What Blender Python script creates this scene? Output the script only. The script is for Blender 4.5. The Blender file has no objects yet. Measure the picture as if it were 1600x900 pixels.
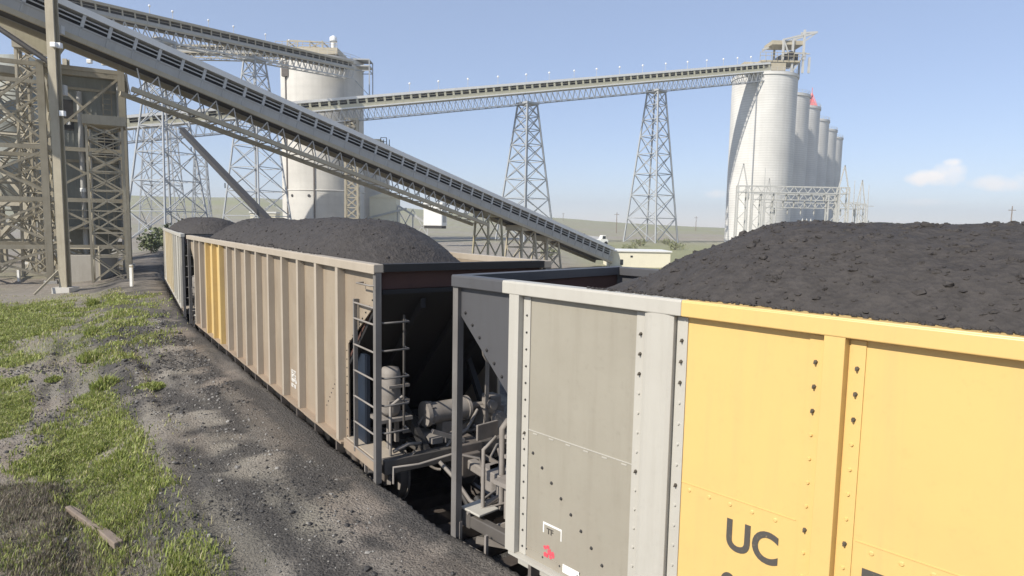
import bpy, math, random
import numpy as np
from mathutils import Vector, Matrix
R = math.radians
rng = np.random.default_rng(7)
random.seed(7)
sc = bpy.context.scene
col = sc.collection

# ------------------------------------------------------------------ camera
HC = 4.25
F_PX, PITCH, ROLL = 1011.5, R(5.65), R(1.042)
cam_d = bpy.data.cameras.new('camera')
cam = bpy.data.objects.new('camera', cam_d)
col.objects.link(cam)
cam_d.sensor_width = 36.0
cam_d.lens = F_PX / 1600 * 36
cam_d.clip_start, cam_d.clip_end = 0.1, 20000
fwd = Vector((0, math.cos(PITCH), -math.sin(PITCH)))
up0 = Vector((0, math.sin(PITCH), math.cos(PITCH)))
rt0 = Vector((1, 0, 0))
rt = rt0 * math.cos(ROLL) + up0 * math.sin(ROLL)
upv = -rt0 * math.sin(ROLL) + up0 * math.cos(ROLL)
m = Matrix((rt, upv, -fwd)).transposed().to_4x4()
m.translation = Vector((0, 0, HC))
cam.matrix_world = m
sc.camera = cam


def at(px, py, Y):
    """world point seen at photo pixel (px,py) at forward distance Y"""
    r = fwd + rt * ((px - 800) / F_PX) - upv * ((py - 450) / F_PX)
    return Vector((0, 0, HC)) + r * (Y / r.y)


# ------------------------------------------------------------------ light
SUN_AZ, SUN_EL = R(230), R(38)          # clockwise from +Y
world = bpy.data.worlds.new('World')
sc.world = world
world.use_nodes = True
wn, wl = world.node_tree.nodes, world.node_tree.links
wn.clear()
sky = wn.new('ShaderNodeTexSky')
sky.sky_type = 'NISHITA'
sky.sun_disc = False
sky.sun_elevation = SUN_EL
sky.sun_rotation = SUN_AZ
sky.altitude = 1400
sky.air_density = 1.0
sky.dust_density = 0.25
sky.ozone_density = 2.2
bg = wn.new('ShaderNodeBackground')
bg.inputs['Strength'].default_value = 0.14
wout = wn.new('ShaderNodeOutputWorld')
# small fair-weather clouds low over the horizon, placed by direction
tcw = wn.new('ShaderNodeTexCoord')
nz = wn.new('ShaderNodeTexNoise')
nz.inputs['Scale'].default_value = 26
nz.inputs['Detail'].default_value = 6
nz.inputs['Roughness'].default_value = 0.6
wl.new(tcw.outputs['Generated'], nz.inputs['Vector'])
acc = None


def wmath(op, a, b=None):
    n = wn.new('ShaderNodeMath')
    n.operation = op
    for i, v in enumerate((a, b)):
        if v is None:
            continue
        if isinstance(v, (int, float)):
            n.inputs[i].default_value = v
        else:
            wl.new(v, n.inputs[i])
    return n.outputs[0]


for (px, py, wx, wy, k) in [(1455, 277, 50, 15, 1.0), (1484, 270, 26, 24, .8), (1488, 254, 17, 9, .95), (1568, 286, 50, 15, .8),
                            (1620, 280, 50, 17, .8), (1120, 303, 30, 9, .6), (1440, 316, 55, 7, .35),
                            (1290, 320, 60, 8, .25)]:
    c = (at(px, py, 100) - Vector((0, 0, HC))).normalized()
    hx = Vector((c.y, -c.x, 0)).normalized()
    hz = hx.cross(c)
    vm = wn.new('ShaderNodeVectorMath'); vm.operation = 'DOT_PRODUCT'
    wl.new(tcw.outputs['Generated'], vm.inputs[0]); vm.inputs[1].default_value = hx
    vz = wn.new('ShaderNodeVectorMath'); vz.operation = 'DOT_PRODUCT'
    wl.new(tcw.outputs['Generated'], vz.inputs[0]); vz.inputs[1].default_value = hz
    u = wmath('MULTIPLY', vm.outputs['Value'], F_PX / wx * 1.45)
    v = wmath('MULTIPLY', vz.outputs['Value'], F_PX / wy * 1.45)
    r2 = wmath('ADD', wmath('MULTIPLY', u, u), wmath('MULTIPLY', v, v))
    fall = wmath('SUBTRACT', 1.45, r2)
    t = wmath('ADD', fall, wmath('MULTIPLY', wmath('SUBTRACT', nz.outputs['Fac'], 0.55), 4.0))
    t = wmath('MULTIPLY', t, 0.8)
    cl = wn.new('ShaderNodeClamp'); wl.new(t, cl.inputs['Value'])
    fc = wn.new('ShaderNodeVectorMath'); fc.operation = 'DOT_PRODUCT'
    wl.new(tcw.outputs['Generated'], fc.inputs[0]); fc.inputs[1].default_value = c
    front = wmath('GREATER_THAN', fc.outputs['Value'], 0.5)
    t = wmath('MULTIPLY', wmath('MULTIPLY', cl.outputs[0], k), front)
    acc = t if acc is None else wmath('MAXIMUM', acc, t)
mixc = wn.new('ShaderNodeMix'); mixc.data_type = 'RGBA'
wl.new(acc, mixc.inputs['Factor'])
tint = wn.new('ShaderNodeMix'); tint.data_type = 'RGBA'; tint.blend_type = 'MULTIPLY'
tint.inputs['Factor'].default_value = 1.0
wl.new(sky.outputs[0], tint.inputs['A'])
tint.inputs['B'].default_value = (1.05, .945, .95, 1)
flat = wn.new('ShaderNodeMix'); flat.data_type = 'RGBA'
flat.inputs['Factor'].default_value = 0.52
wl.new(tint.outputs['Result'], flat.inputs['A'])
flat.inputs['B'].default_value = (2.30, 2.85, 3.95, 1)
wl.new(flat.outputs['Result'], mixc.inputs['A'])
mixc.inputs['B'].default_value = (6.4, 6.2, 6.1, 1)
wl.new(mixc.outputs['Result'], bg.inputs['Color'])
wl.new(bg.outputs[0], wout.inputs['Surface'])

sun_d = bpy.data.lights.new('sun', 'SUN')
sun = bpy.data.objects.new('sun', sun_d)
col.objects.link(sun)
sun_d.energy = 4.5
sun_d.angle = R(0.5)
sun_d.color = (1.0, 0.94, 0.84)
sdir = Vector((math.sin(SUN_AZ) * math.cos(SUN_EL), math.cos(SUN_AZ) * math.cos(SUN_EL), math.sin(SUN_EL)))
sun.rotation_euler = sdir.to_track_quat('Z', 'Y').to_euler()
sun.location = sdir * 300

sc.view_settings.view_transform = 'Standard'
sc.view_settings.look = 'None'
sc.view_settings.gamma = 1
sc.view_settings.use_curve_mapping = False
sc.view_settings.exposure = 0.40
sc.cycles.max_bounces = 6
sc.cycles.use_denoising = True


# ------------------------------------------------------------------ helpers
def tag(o, label=None, cat=None, group=None, kind=None):
    if label: o['label'] = label
    if cat: o['category'] = cat
    if group: o['group'] = group
    if kind: o['kind'] = kind
    return o


def empty(name, label, cat, loc=(0, 0, 0), rz=0.0, group=None, mat4=None):
    o = bpy.data.objects.new(name, None)
    col.objects.link(o)
    if mat4 is not None:
        o.matrix_world = mat4
    else:
        o.location = loc
        o.rotation_euler = (0, 0, rz)
    o.empty_display_size = 0.3
    return tag(o, label, cat, group)


class MB:
    def __init__(s):
        s.v, s.f, s.sm = [], [], []

    def add(s, vs, fs, smooth=False):
        b = len(s.v)
        s.v += [tuple(p) for p in vs]
        s.f += [tuple(b + i for i in f) for f in fs]
        s.sm += [smooth] * len(fs)
        return s

    def box(s, x0, x1, y0, y1, z0, z1):
        return s.add([(x0, y0, z0), (x1, y0, z0), (x1, y1, z0), (x0, y1, z0), (x0, y0, z1), (x1, y0, z1), (x1, y1, z1), (x0, y1, z1)],
                     [(0, 3, 2, 1), (4, 5, 6, 7), (0, 1, 5, 4), (1, 2, 6, 5), (2, 3, 7, 6), (3, 0, 4, 7)])

    def bar(s, a, b, w, h=None, up=(0, 0, 1)):
        a, b = Vector(a), Vector(b)
        h = h or w
        t = b - a
        if t.length < 1e-6: return s
        t.normalize()
        u = Vector(up)
        if abs(t.dot(u)) > 0.98: u = Vector((1, 0, 0))
        sd = t.cross(u).normalized() * (w / 2)
        uu = sd.cross(t).normalized() * (h / 2)
        vs = []
        for p in (a, b):
            vs += [p - sd - uu, p + sd - uu, p + sd + uu, p - sd + uu]
        return s.add(vs, [(0, 1, 2, 3), (7, 6, 5, 4), (0, 4, 5, 1), (1, 5, 6, 2), (2, 6, 7, 3), (3, 7, 4, 0)])

    def tube(s, pts, r, n=8, caps=True, r2=None):
        pts = [Vector(p) for p in pts]
        rings = []
        pu = None
        for i, p in enumerate(pts):
            t = (pts[min(i + 1, len(pts) - 1)] - pts[max(i - 1, 0)]).normalized()
            if pu is None:
                pu = t.orthogonal().normalized()
            pu = (pu - t * pu.dot(t)).normalized()
            w = t.cross(pu)
            rr = r if r2 is None else r + (r2 - r) * i / (len(pts) - 1)
            rings.append([p + (pu * math.cos(2 * math.pi * k / n) + w * math.sin(2 * math.pi * k / n)) * rr for k in range(n)])
        vs = [q for g in rings for q in g]
        fs = []
        for i in range(len(pts) - 1):
            for k in range(n):
                k2 = (k + 1) % n
                fs.append((i * n + k, i * n + k2, (i + 1) * n + k2, (i + 1) * n + k))
        s.add(vs, fs, True)
        if caps:
            s.add(rings[0], [tuple(reversed(range(n)))])
            s.add(rings[-1], [tuple(range(n))])
        return s

    def cyl(s, a, b, r, n=16, r2=None):
        return s.tube([a, b], r, n, True, r2)

    def lathe(s, cx, cy, prof, n=64, smooth=True):
        vs, fs = [], []
        for (r, z) in prof:
            for k in range(n):
                a = 2 * math.pi * k / n
                vs.append((cx + r * math.cos(a), cy + r * math.sin(a), z))
        for i in range(len(prof) - 1):
            for k in range(n):
                k2 = (k + 1) % n
                fs.append((i * n + k, i * n + k2, (i + 1) * n + k2, (i + 1) * n + k))
        return s.add(vs, fs, smooth)

    def prism(s, poly, axis, a0, a1):
        """poly of (u,v) extruded along axis 'y': (u,a,v) | 'x': (a,u,v) | 'z': (u,v,a)"""
        n = len(poly)
        def P(u, v, a): return {'y': (u, a, v), 'x': (a, u, v), 'z': (u, v, a)}[axis]
        vs = [P(u, v, a0) for u, v in poly] + [P(u, v, a1) for u, v in poly]
        fs = [tuple(range(n)), tuple(reversed(range(n, 2 * n)))]
        for i in range(n):
            j = (i + 1) % n
            fs.append((i, i + n, j + n, j))
        return s.add(vs, fs)

    def bolt(s, c, nrm, r, h, n=6):
        c, nrm = Vector(c), Vector(nrm)
        u = nrm.orthogonal().normalized()
        w = nrm.cross(u)
        a = [c + (u * math.cos(2 * math.pi * k / n) + w * math.sin(2 * math.pi * k / n)) * r for k in range(n)]
        b = [c + nrm * h + (u * math.cos(2 * math.pi * k / n) + w * math.sin(2 * math.pi * k / n)) * r * .6 for k in range(n)]
        return s.add(a + b, [(k, (k + 1) % n, n + (k + 1) % n, n + k) for k in range(n)] + [tuple(range(n, 2 * n))])

    def build(s, name, mat, parent=None, label=None, bevel=0):
        me = bpy.data.meshes.new(name)
        me.from_pydata(s.v, [], s.f)
        me.polygons.foreach_set('use_smooth', s.sm)
        me.materials.append(mat)
        import bmesh
        bm = bmesh.new(); bm.from_mesh(me)
        bmesh.ops.recalc_face_normals(bm, faces=bm.faces)
        bm.to_mesh(me); bm.free()
        o = bpy.data.objects.new(name, me)
        col.objects.link(o)
        if parent: o.parent = parent
        if label: o['label'] = label
        if bevel:
            b = o.modifiers.new('bevel', 'BEVEL'); b.width = bevel; b.segments = 2; b.limit_method = 'ANGLE'
        return o


def mesh_np(name, verts, faces, mat, parent=None, smooth=True):
    """big mesh from arrays; faces (n,3) or (n,4)"""
    me = bpy.data.meshes.new(name)
    k = faces.shape[1]
    me.vertices.add(len(verts)); me.vertices.foreach_set('co', np.asarray(verts, np.float32).ravel())
    me.loops.add(faces.size); me.loops.foreach_set('vertex_index', faces.astype(np.int32).ravel())
    me.polygons.add(len(faces))
    me.polygons.foreach_set('loop_start', np.arange(0, faces.size, k, dtype=np.int32))
    me.polygons.foreach_set('use_smooth', np.full(len(faces), smooth))
    me.update(calc_edges=True); me.validate()
    me.materials.append(mat)
    o = bpy.data.objects.new(name, me)
    col.objects.link(o)
    if parent: o.parent = parent
    return o


def _hash(ix, iy, seed):
    n = (ix.astype(np.int64) * 374761393 + iy.astype(np.int64) * 668265263 + seed * 69069) & 0x7fffffff
    n = ((n ^ (n >> 13)) * 1274126177) & 0x7fffffff
    return ((n ^ (n >> 16)) & 0xffff) / 65535.0


def vnoise(x, y, seed=0):
    ix, iy = np.floor(x), np.floor(y)
    fx, fy = x - ix, y - iy
    fx = fx * fx * (3 - 2 * fx); fy = fy * fy * (3 - 2 * fy)
    a = _hash(ix, iy, seed); b = _hash(ix + 1, iy, seed); c = _hash(ix, iy + 1, seed); d = _hash(ix + 1, iy + 1, seed)
    return (a * (1 - fx) + b * fx) * (1 - fy) + (c * (1 - fx) + d * fx) * fy


def fbm(x, y, seed=0, oct=4):
    x = np.asarray(x, float); y = np.asarray(y, float)
    s, a, t = 0, 1.0, 0
    for o in range(oct):
        s = s + a * vnoise(x * 2 ** o, y * 2 ** o, seed + o * 17); t += a; a *= .5
    return s / t


def smooth(a, b, x):
    t = np.clip((x - a) / (b - a), 0, 1)
    return t * t * (3 - 2 * t)


# ------------------------------------------------------------------ materials
def new_mat(name):
    mt = bpy.data.materials.new(name); mt.use_nodes = True
    nt = mt.node_tree
    b = nt.nodes['Principled BSDF']
    return mt, nt, b


def noise(nt, scale, detail=4, rough=.55, vec=None, dist=0):
    n = nt.nodes.new('ShaderNodeTexNoise')
    n.inputs['Scale'].default_value = scale
    n.inputs['Detail'].default_value = detail
    n.inputs['Roughness'].default_value = rough
    n.inputs['Distortion'].default_value = dist
    if vec is not None: nt.links.new(vec, n.inputs['Vector'])
    return n.outputs['Fac']


def ramp(nt, fac, p0, p1, c0=(0, 0, 0, 1), c1=(1, 1, 1, 1)):
    n = nt.nodes.new('ShaderNodeValToRGB')
    n.color_ramp.elements[0].position = p0; n.color_ramp.elements[0].color = c0
    n.color_ramp.elements[1].position = p1; n.color_ramp.elements[1].color = c1
    nt.links.new(fac, n.inputs[0])
    return n.outputs[0]


def mix(nt, fac, a, b):
    n = nt.nodes.new('ShaderNodeMix'); n.data_type = 'RGBA'
    for key, v in (('Factor', fac), ('A', a), ('B', b)):
        s = n.inputs[key]
        if isinstance(v, (int, float)): s.default_value = v
        elif isinstance(v, tuple): s.default_value = v if len(v) == 4 else v + (1,)
        else: nt.links.new(v, s)
    return n.outputs['Result']


def mul(nt, a, k):
    n = nt.nodes.new('ShaderNodeMath'); n.operation = 'MULTIPLY'
    nt.links.new(a, n.inputs[0])
    if isinstance(k, (int, float)): n.inputs[1].default_value = k
    else: nt.links.new(k, n.inputs[1])
    return n.outputs[0]


def objco(nt, scale=(1, 1, 1), generated=False):
    tc = nt.nodes.new('ShaderNodeTexCoord')
    mp = nt.nodes.new('ShaderNodeMapping')
    mp.inputs['Scale'].default_value = scale
    nt.links.new(tc.outputs['Object'], mp.inputs['Vector'])
    return mp.outputs[0]


def bump(nt, b, fac, strength, dist=.02):
    n = nt.nodes.new('ShaderNodeBump')
    n.inputs['Strength'].default_value = strength
    n.inputs['Distance'].default_value = dist
    nt.links.new(fac, n.inputs['Height'])
    nt.links.new(n.outputs[0], b.inputs['Normal'])


def paint(name, base, dirt, amount=.5, rough=.5, streak=True, bmp=.15, low_dirt=None, metal=0.0, scale=1.0):
    mt, nt, b = new_mat(name)
    v = objco(nt)
    big = ramp(nt, noise(nt, .9 * scale, 5, .6, v), .42, .72)
    c = mix(nt, mul(nt, big, amount * .6), base, dirt)
    if streak:
        vs = objco(nt, (5 * scale, 5 * scale, .35 * scale))
        st = ramp(nt, noise(nt, 1.6, 5, .65, vs), .5, .78)
        c = mix(nt, mul(nt, st, amount * .7), c, dirt)
    fine = ramp(nt, noise(nt, 14 * scale, 4, .7, v), .58, .78)
    c = mix(nt, mul(nt, fine, amount * .35), c, tuple(x * .6 for x in dirt))
    if low_dirt:
        tc = nt.nodes.new('ShaderNodeTexCoord')
        sx = nt.nodes.new('ShaderNodeSeparateXYZ'); nt.links.new(tc.outputs['Object'], sx.inputs[0])
        mr = nt.nodes.new('ShaderNodeMapRange')
        mr.inputs['From Min'].default_value = low_dirt[1]; mr.inputs['From Max'].default_value = low_dirt[0]
        nt.links.new(sx.outputs['Z'], mr.inputs['Value'])
        cl = mul(nt, mr.outputs[0], mul(nt, ramp(nt, noise(nt, 3, 5, .65, objco(nt, (2, 2, .8))), .3, .7), low_dirt[3]))
        c = mix(nt, cl, c, low_dirt[2])
    nt.links.new(c, b.inputs['Base Color'])
    b.inputs['Roughness'].default_value = rough
    b.inputs['Metallic'].default_value = metal
    if bmp:
        bump(nt, b, noise(nt, 2.2 * scale, 3, .5, v), bmp, .03)
    return mt


def plain(name, base, rough=.6, var=.25, scale=3, metal=0):
    mt, nt, b = new_mat(name)
    f = ramp(nt, noise(nt, scale, 4, .6, objco(nt)), .35, .7)
    nt.links.new(mix(nt, f, base, tuple(x * (1 - var) for x in base)), b.inputs['Base Color'])
    b.inputs['Roughness'].default_value = rough
    b.inputs['Metallic'].default_value = metal
    return mt


M = {}
M['car_grey'] = paint('aluminium_grey_paint', (.315, .29, .235), (.22, .195, .15), .55, .48, bmp=.3, low_dirt=(1.0, 2.0, (.30, .25, .2), .35))
M['car_pale'] = paint('pale_grey_paint', (.45, .43, .38), (.33, .305, .26), .45, .45)
M['car_yellow'] = paint('yellow_paint', (.66, .45, .165), (.46, .32, .16), .35, .42, low_dirt=(1.0, 1.9, (.70, .50, .2), .3))
M['car_tan'] = paint('weathered_tan_paint', (.315, .258, .19), (.205, .158, .112), .95, .6, low_dirt=(1.0, 1.9, (.33, .235, .17), .6))
M['car_tan_light'] = paint('weathered_tan_light_paint', (.40, .345, .275), (.29, .245, .185), .6, .55)
M['car_faded_yellow'] = paint('faded_yellow_paint', (.58, .42, .17), (.40, .30, .17), .8, .55)
M['car_far'] = paint('pale_tan_paint', (.55, .47, .32), (.42, .35, .24), .6, .55)
M['car_dark'] = paint('dark_grey_paint', (.075, .075, .08), (.05, .047, .045), .5, .5)
M['end_black'] = paint('shaded_black_steel', (.016, .015, .015), (.028, .022, .018), .6, .7, streak=False)  # black end paint, darkened further for the shade between the cars
M['interior'] = paint('rusty_interior', (.085, .04, .03), (.03, .02, .018), .8, .8, streak=False)
M['rust_steel'] = paint('dusty_running_gear', (.135, .115, .10), (.06, .05, .042), .8, .75, streak=False, scale=3)
M['gear_light'] = paint('dusty_grey_gear', (.25, .225, .20), (.10, .085, .072), .8, .7, streak=False, scale=3)
M['rail'] = plain('rail_steel', (.25, .22, .2), .45, .4, 6, .5)
M['tie'] = plain('creosote_tie', (.07, .055, .045), .9, .4, 6)
M['steel_tan'] = paint('tan_structural_steel', (.42, .37, .27), (.28, .24, .16), .6, .6)
M['tower_steel'] = paint('weathered_tower_steel', (.37, .33, .245), (.22, .185, .125), .8, .65)
M['plinth'] = paint('shaded_stained_concrete', (.29, .27, .235), (.19, .17, .14), .7, .85)  # stained, and base tone lowered to paint in the tower-foot shade
M['gear_mid'] = paint('dull_grey_post', (.165, .155, .145), (.09, .08, .07), .7, .65, scale=2)
M['gear_dark'] = paint('dark_gear', (.10, .09, .08), (.05, .042, .036), .8, .6, streak=False, scale=3)  # darkest gear tone, for end sill and grab iron supports
M['bolt_dark'] = plain('weathered_bolt', (.10, .085, .065), .6, .4, 30)
M['steel_grey'] = paint('galvanised_steel', (.48, .475, .45), (.30, .29, .26), .5, .5, metal=.0)
M['steel_blue'] = paint('weathered_galvanised_lattice', (.35, .365, .375), (.29, .29, .285), .4, .55)
M['steel_dark'] = plain('dark_steel', (.045, .042, .04), .7, .3)
M['fascia'] = paint('grey_fascia_sheet', (.40, .395, .37), (.24, .225, .195), .6, .55, scale=.6)
M['fascia_tan'] = paint('tan_fascia_sheet', (.36, .32, .21), (.22, .19, .12), .6, .6)
M['b_tan'] = paint('pale_olive_sheet', (.52, .49, .36), (.38, .35, .24), .5, .6)
M['white_roof'] = paint('white_roof_sheet', (.74, .73, .69), (.58, .56, .5), .35, .5)
M['belt'] = plain('dark_belt', (.018, .017, .017), .8, .3)
M['clad'] = paint('green_grey_cladding', (.27, .28, .25), (.18, .18, .155), .7, .6)
M['concrete'] = None
M['lamp_white'] = plain('lamp_white', (.82, .82, .8), .4, .1)
M['red'] = plain('hazed_red_paint', (.68, .2, .2), .5, .25)  # derrick red, paled so that distance haze sits in the colour
M['marker'] = plain('red_spray', (.75, .10, .13), .6, .3, 20)
M['white'] = plain('white_paint', (.78, .77, .73), .55, .15)
mt, nt, b = new_mat('worn_lettering')
v = objco(nt)
wear = ramp(nt, noise(nt, 34, 6, .75, v), .60, .68)
nt.links.new(mix(nt, mul(nt, wear, .8), (.075, .068, .06), (.34, .25, .12)), b.inputs['Base Color'])
b.inputs['Roughness'].default_value = .6
M['letter'] = mt
M['wood'] = paint('weathered_timber', (.24, .19, .15), (.12, .095, .075), .8, .85, scale=4)
M['blue_dark'] = plain('dark_blue_steel', (.012, .022, .04), .6, .3)
M['cream'] = paint('cream_render', (.74, .69, .53), (.60, .55, .42), .4, .7)
M['window'] = plain('dark_window', (.03, .035, .04), .15, .2)


def concrete_mat(name, base, band=2.4, bandk=.18):
    mt, nt, b = new_mat(name)
    v = objco(nt)
    c = mix(nt, ramp(nt, noise(nt, .12, 6, .62, v), .35, .7), base, tuple(x * .80 for x in base))
    vs = objco(nt, (.5, .5, .022))
    c = mix(nt, mul(nt, ramp(nt, noise(nt, 1.2, 6, .65, vs), .48, .75), .55), c, tuple(x * .72 for x in base))
    wv = nt.nodes.new('ShaderNodeTexWave')
    wv.wave_type = 'BANDS'; wv.bands_direction = 'Z'
    wv.inputs['Scale'].default_value = 1 / band
    wv.inputs['Distortion'].default_value = 1.2
    wv.inputs['Detail'].default_value = 3
    wv.inputs['Detail Scale'].default_value = .6
    nt.links.new(v, wv.inputs['Vector'])
    c = mix(nt, mul(nt, ramp(nt, wv.outputs['Fac'], .55, .95), bandk), c, tuple(x * .6 for x in base))
    nt.links.new(c, b.inputs['Base Color'])
    b.inputs['Roughness'].default_value = .85
    bump(nt, b, noise(nt, 1.5, 4, .6, v), .2, .1)
    return mt


M['concrete'] = concrete_mat('silo_concrete', (.68, .665, .625), 2.4, .34)
M['concrete_plain'] = concrete_mat('old_silo_concrete', (.62, .595, .54), 6.0, .08)

mt, nt, b = new_mat('coal')
v = objco(nt)
f1 = noise(nt, 9, 8, .72, v)
vor = nt.nodes.new('ShaderNodeTexVoronoi'); vor.inputs['Scale'].default_value = 26; nt.links.new(v, vor.inputs['Vector'])
vor2 = nt.nodes.new('ShaderNodeTexVoronoi'); vor2.inputs['Scale'].default_value = 9; nt.links.new(v, vor2.inputs['Vector'])
c = mix(nt, ramp(nt, f1, .35, .65), (.036, .032, .030), (.062, .055, .051))
c = mix(nt, mul(nt, ramp(nt, noise(nt, .9, 4, .6, v), .45, .7), .5), c, (.056, .05, .046))
nt.links.new(c, b.inputs['Base Color'])
b.inputs['Roughness'].default_value = .75
b.inputs['Specular IOR Level'].default_value = .3
n1 = nt.nodes.new('ShaderNodeMath'); n1.operation = 'ADD'
nt.links.new(mul(nt, vor.outputs['Distance'], .7), n1.inputs[0]); nt.links.new(vor2.outputs['Distance'], n1.inputs[1])
n2 = nt.nodes.new('ShaderNodeMath'); n2.operation = 'ADD'
nt.links.new(n1.outputs[0], n2.inputs[0]); nt.links.new(f1, n2.inputs[1])
bump(nt, b, n2.outputs[0], .5, .035)
M['coal'] = mt

# ------------------------------------------------------------------ train layout (solved from the photograph)
W2 = 1.44                                   # half width over the chords
LC = 15.6


def d_of(h): return Vector((math.sin(h), math.cos(h), 0))
def r_of(h): return Vector((math.cos(h), -math.sin(h), 0))


h1, h2, h3 = R(-43.77), R(-34.6), R(-30.4)
e1 = Vector((-.649, 6.902, 0))
e2 = Vector((-1.774, 8.274, 0))
e2f = e2 + d_of(h2) * LC
e3 = e2f + d_of(R(-32.5)) * 1.75
CAR = [  # centre, heading
    (e1 + r_of(h1) * W2 - d_of(h1) * LC / 2, h1),
    (e2 + r_of(h2) * W2 + d_of(h2) * LC / 2, h2),
    (e3 + r_of(h3) * W2 + d_of(h3) * LC / 2, h3)]
tp = [CAR[0][0] - d_of(h1) * 40, CAR[0][0] - d_of(h1) * 7]
for c_, h_ in CAR:
    if c_ is CAR[0][0]:
        tp += [c_, c_ + d_of(h_) * 7.6]
    else:
        tp += [c_ - d_of(h_) * 7.6, c_, c_ + d_of(h_) * 7.6]
hh, p = h3, tp[-1].copy()
for i in range(14):
    hh += R(1.2); p = p + d_of(hh) * 10; tp.append(p.copy())
TRK = np.array([(q.x, q.y) for q in tp])


def track_d(x, y):
    """signed lateral distance to the track centre: + is left of travel (the camera's left)"""
    best = np.full(np.shape(x), 1e9); sgn = np.zeros(np.shape(x)); alo = np.zeros(np.shape(x)); L0 = 0
    for i in range(len(TRK) - 1):
        a, b_ = TRK[i], TRK[i + 1]
        t_ = b_ - a; L = np.hypot(*t_); t_ = t_ / L
        u = np.clip((x - a[0]) * t_[0] + (y - a[1]) * t_[1], 0, L)
        dx, dy = x - a[0] - t_[0] * u, y - a[1] - t_[1] * u
        d = np.hypot(dx, dy)
        m_ = d < best
        best = np.where(m_, d, best); sgn = np.where(m_, np.sign(t_[0] * dy - t_[1] * dx), sgn); alo = np.where(m_, L0 + u, alo)
        L0 += L
    return best * np.where(sgn == 0, 1, sgn), alo


# ------------------------------------------------------------------ terrain
def hill_z(x, y):
    r = np.hypot(x, y)
    az = np.degrees(np.arctan2(x, y))
    hz = np.interp(az, [-180, -60, -34, -28, -22, -14, -6, 0, 4, 10, 18, 40, 180],
                   [20, 26, 25, 25, 27, 23, 14, 11.5, 9, 5, 2, 0, 0])
    n = fbm(x / 260 + 40, y / 260 + 9, 5, 4) - .5
    rise = smooth(230, 720, r)
    return rise * (hz + n * 10) - smooth(900, 2500, r) * rise * hz * .3


def near_z(x, y):
    d, al = track_d(x, y)
    lump = fbm(x / 1.1, y / 1.1, 3, 5) - .5
    ad = np.abs(d)
    edge = 1.02 + .10 * (fbm(x / .7, y / .7, 11, 3) - .5)
    bank = np.where(d > 0, .80, .45)
    out = .22 + (bank - .22) * (1 - smooth(2.0, 7.5, ad))
    out = out - .12 * np.exp(-((ad - 4.6) / .55) ** 2) * (d > 0)
    out = out + .16 * np.exp(-((ad - 3.6) / .4) ** 2) * (d > 0) * (fbm(x / 1.5, y / 1.5, 31, 3))
    z = np.where(ad < edge, -.42, out)
    z = np.where((ad >= edge) & (ad < edge + .42), -.42 + (out + .42) * smooth(0, .40, ad - edge), z)
    st = fbm(al / 2.2, d / .22, 83, 3) - .5
    z0_ = st * .09 * np.exp(-((ad - 3.8) / 1.6) ** 2) * (d > 0)
    z0_ = z0_ - .10 * np.exp(-((d - 3.3 - .15 * np.sin(al * .4)) / .13) ** 2) * smooth(.4, .55, fbm(al / 2.0, d * 0, 87, 2)) - .09 * np.exp(-((d - 4.9 - .2 * np.sin(al * .33 + 1)) / .12) ** 2) * smooth(.38, .5, fbm(al / 1.7, d * 0 + 4, 89, 2))
    z = z + z0_
    z = np.where(ad > 8, z * 1.0, z)
    z = z + lump * .16 * smooth(1.3, 2.2, ad) + (fbm(x / .28, y / .28, 8, 3) - .5) * .06 * smooth(1.3, 1.9, ad)
    return z


def ground_z(x, y):
    x = np.asarray(x, float); y = np.asarray(y, float)
    r = np.hypot(x, y)
    z = near_z(x, y)
    z = z - .55 * smooth(40, 75, y) * (1 - smooth(300, 600, r))
    return z + hill_z(x, y)


def gz(x, y): return float(ground_z(np.array([x]), np.array([y]))[0])


def on_ground(px, py):
    """ground point under photo pixel"""
    z = .3
    r = fwd + rt * ((px - 800) / F_PX) - upv * ((py - 450) / F_PX)
    P = None
    for _ in range(8):
        P = Vector((0, 0, HC)) + r * ((z - HC) / r.z)
        z = gz(P.x, P.y)
    return Vector((P.x, P.y, z))


def axis(lo, hi, step, far_lo, far_hi, g):
    a = list(np.arange(lo, hi, step))
    s, p_ = step, a[-1]
    while p_ < far_hi:
        s *= g; p_ += s; a.append(p_)
    s, p_ = step, lo
    pre = []
    while p_ > far_lo:
        s *= g; p_ -= s; pre.append(p_)
    return np.array(pre[::-1] + a)


gx = axis(-13, 3.0, .085, -2000, 2000, 1.045)
gy = axis(3.0, 17, .085, -60, 2000, 1.04)
X, Y = np.meshgrid(gx, gy)
Z = ground_z(X, Y)
GV = np.stack([X.ravel(), Y.ravel(), Z.ravel()], 1)
ny, nx = X.shape
idx = np.arange(ny * nx).reshape(ny, nx)
GF = np.stack([idx[:-1, :-1].ravel(), idx[:-1, 1:].ravel(), idx[1:, 1:].ravel(), idx[1:, :-1].ravel()], 1)


# zones of real ground cover: grass, coal fines, pale gravelly clay
def poly_mask(x, y, pix, soft=.5):
    pts = np.array([(q.x, q.y) for q in (on_ground(*p_) for p_ in pix)])
    inside = np.zeros(np.shape(x), bool); dist = np.full(np.shape(x), 1e9)
    j = len(pts) - 1
    for i in range(len(pts)):
        xi, yi, xj, yj = *pts[i], *pts[j]
        with np.errstate(divide='ignore', invalid='ignore'):
            c_ = ((yi > y) != (yj > y)) & (x < (xj - xi) * (y - yi) / (yj - yi + 1e-12) + xi)
        inside ^= c_
        t_ = np.clip(((x - xi) * (xj - xi) + (y - yi) * (yj - yi)) / ((xj - xi) ** 2 + (yj - yi) ** 2 + 1e-12), 0, 1)
        dist = np.minimum(dist, np.hypot(x - xi - t_ * (xj - xi), y - yi - t_ * (yj - yi)))
        j = i
    return smooth(-soft, soft, np.where(inside, dist, -dist))


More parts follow.
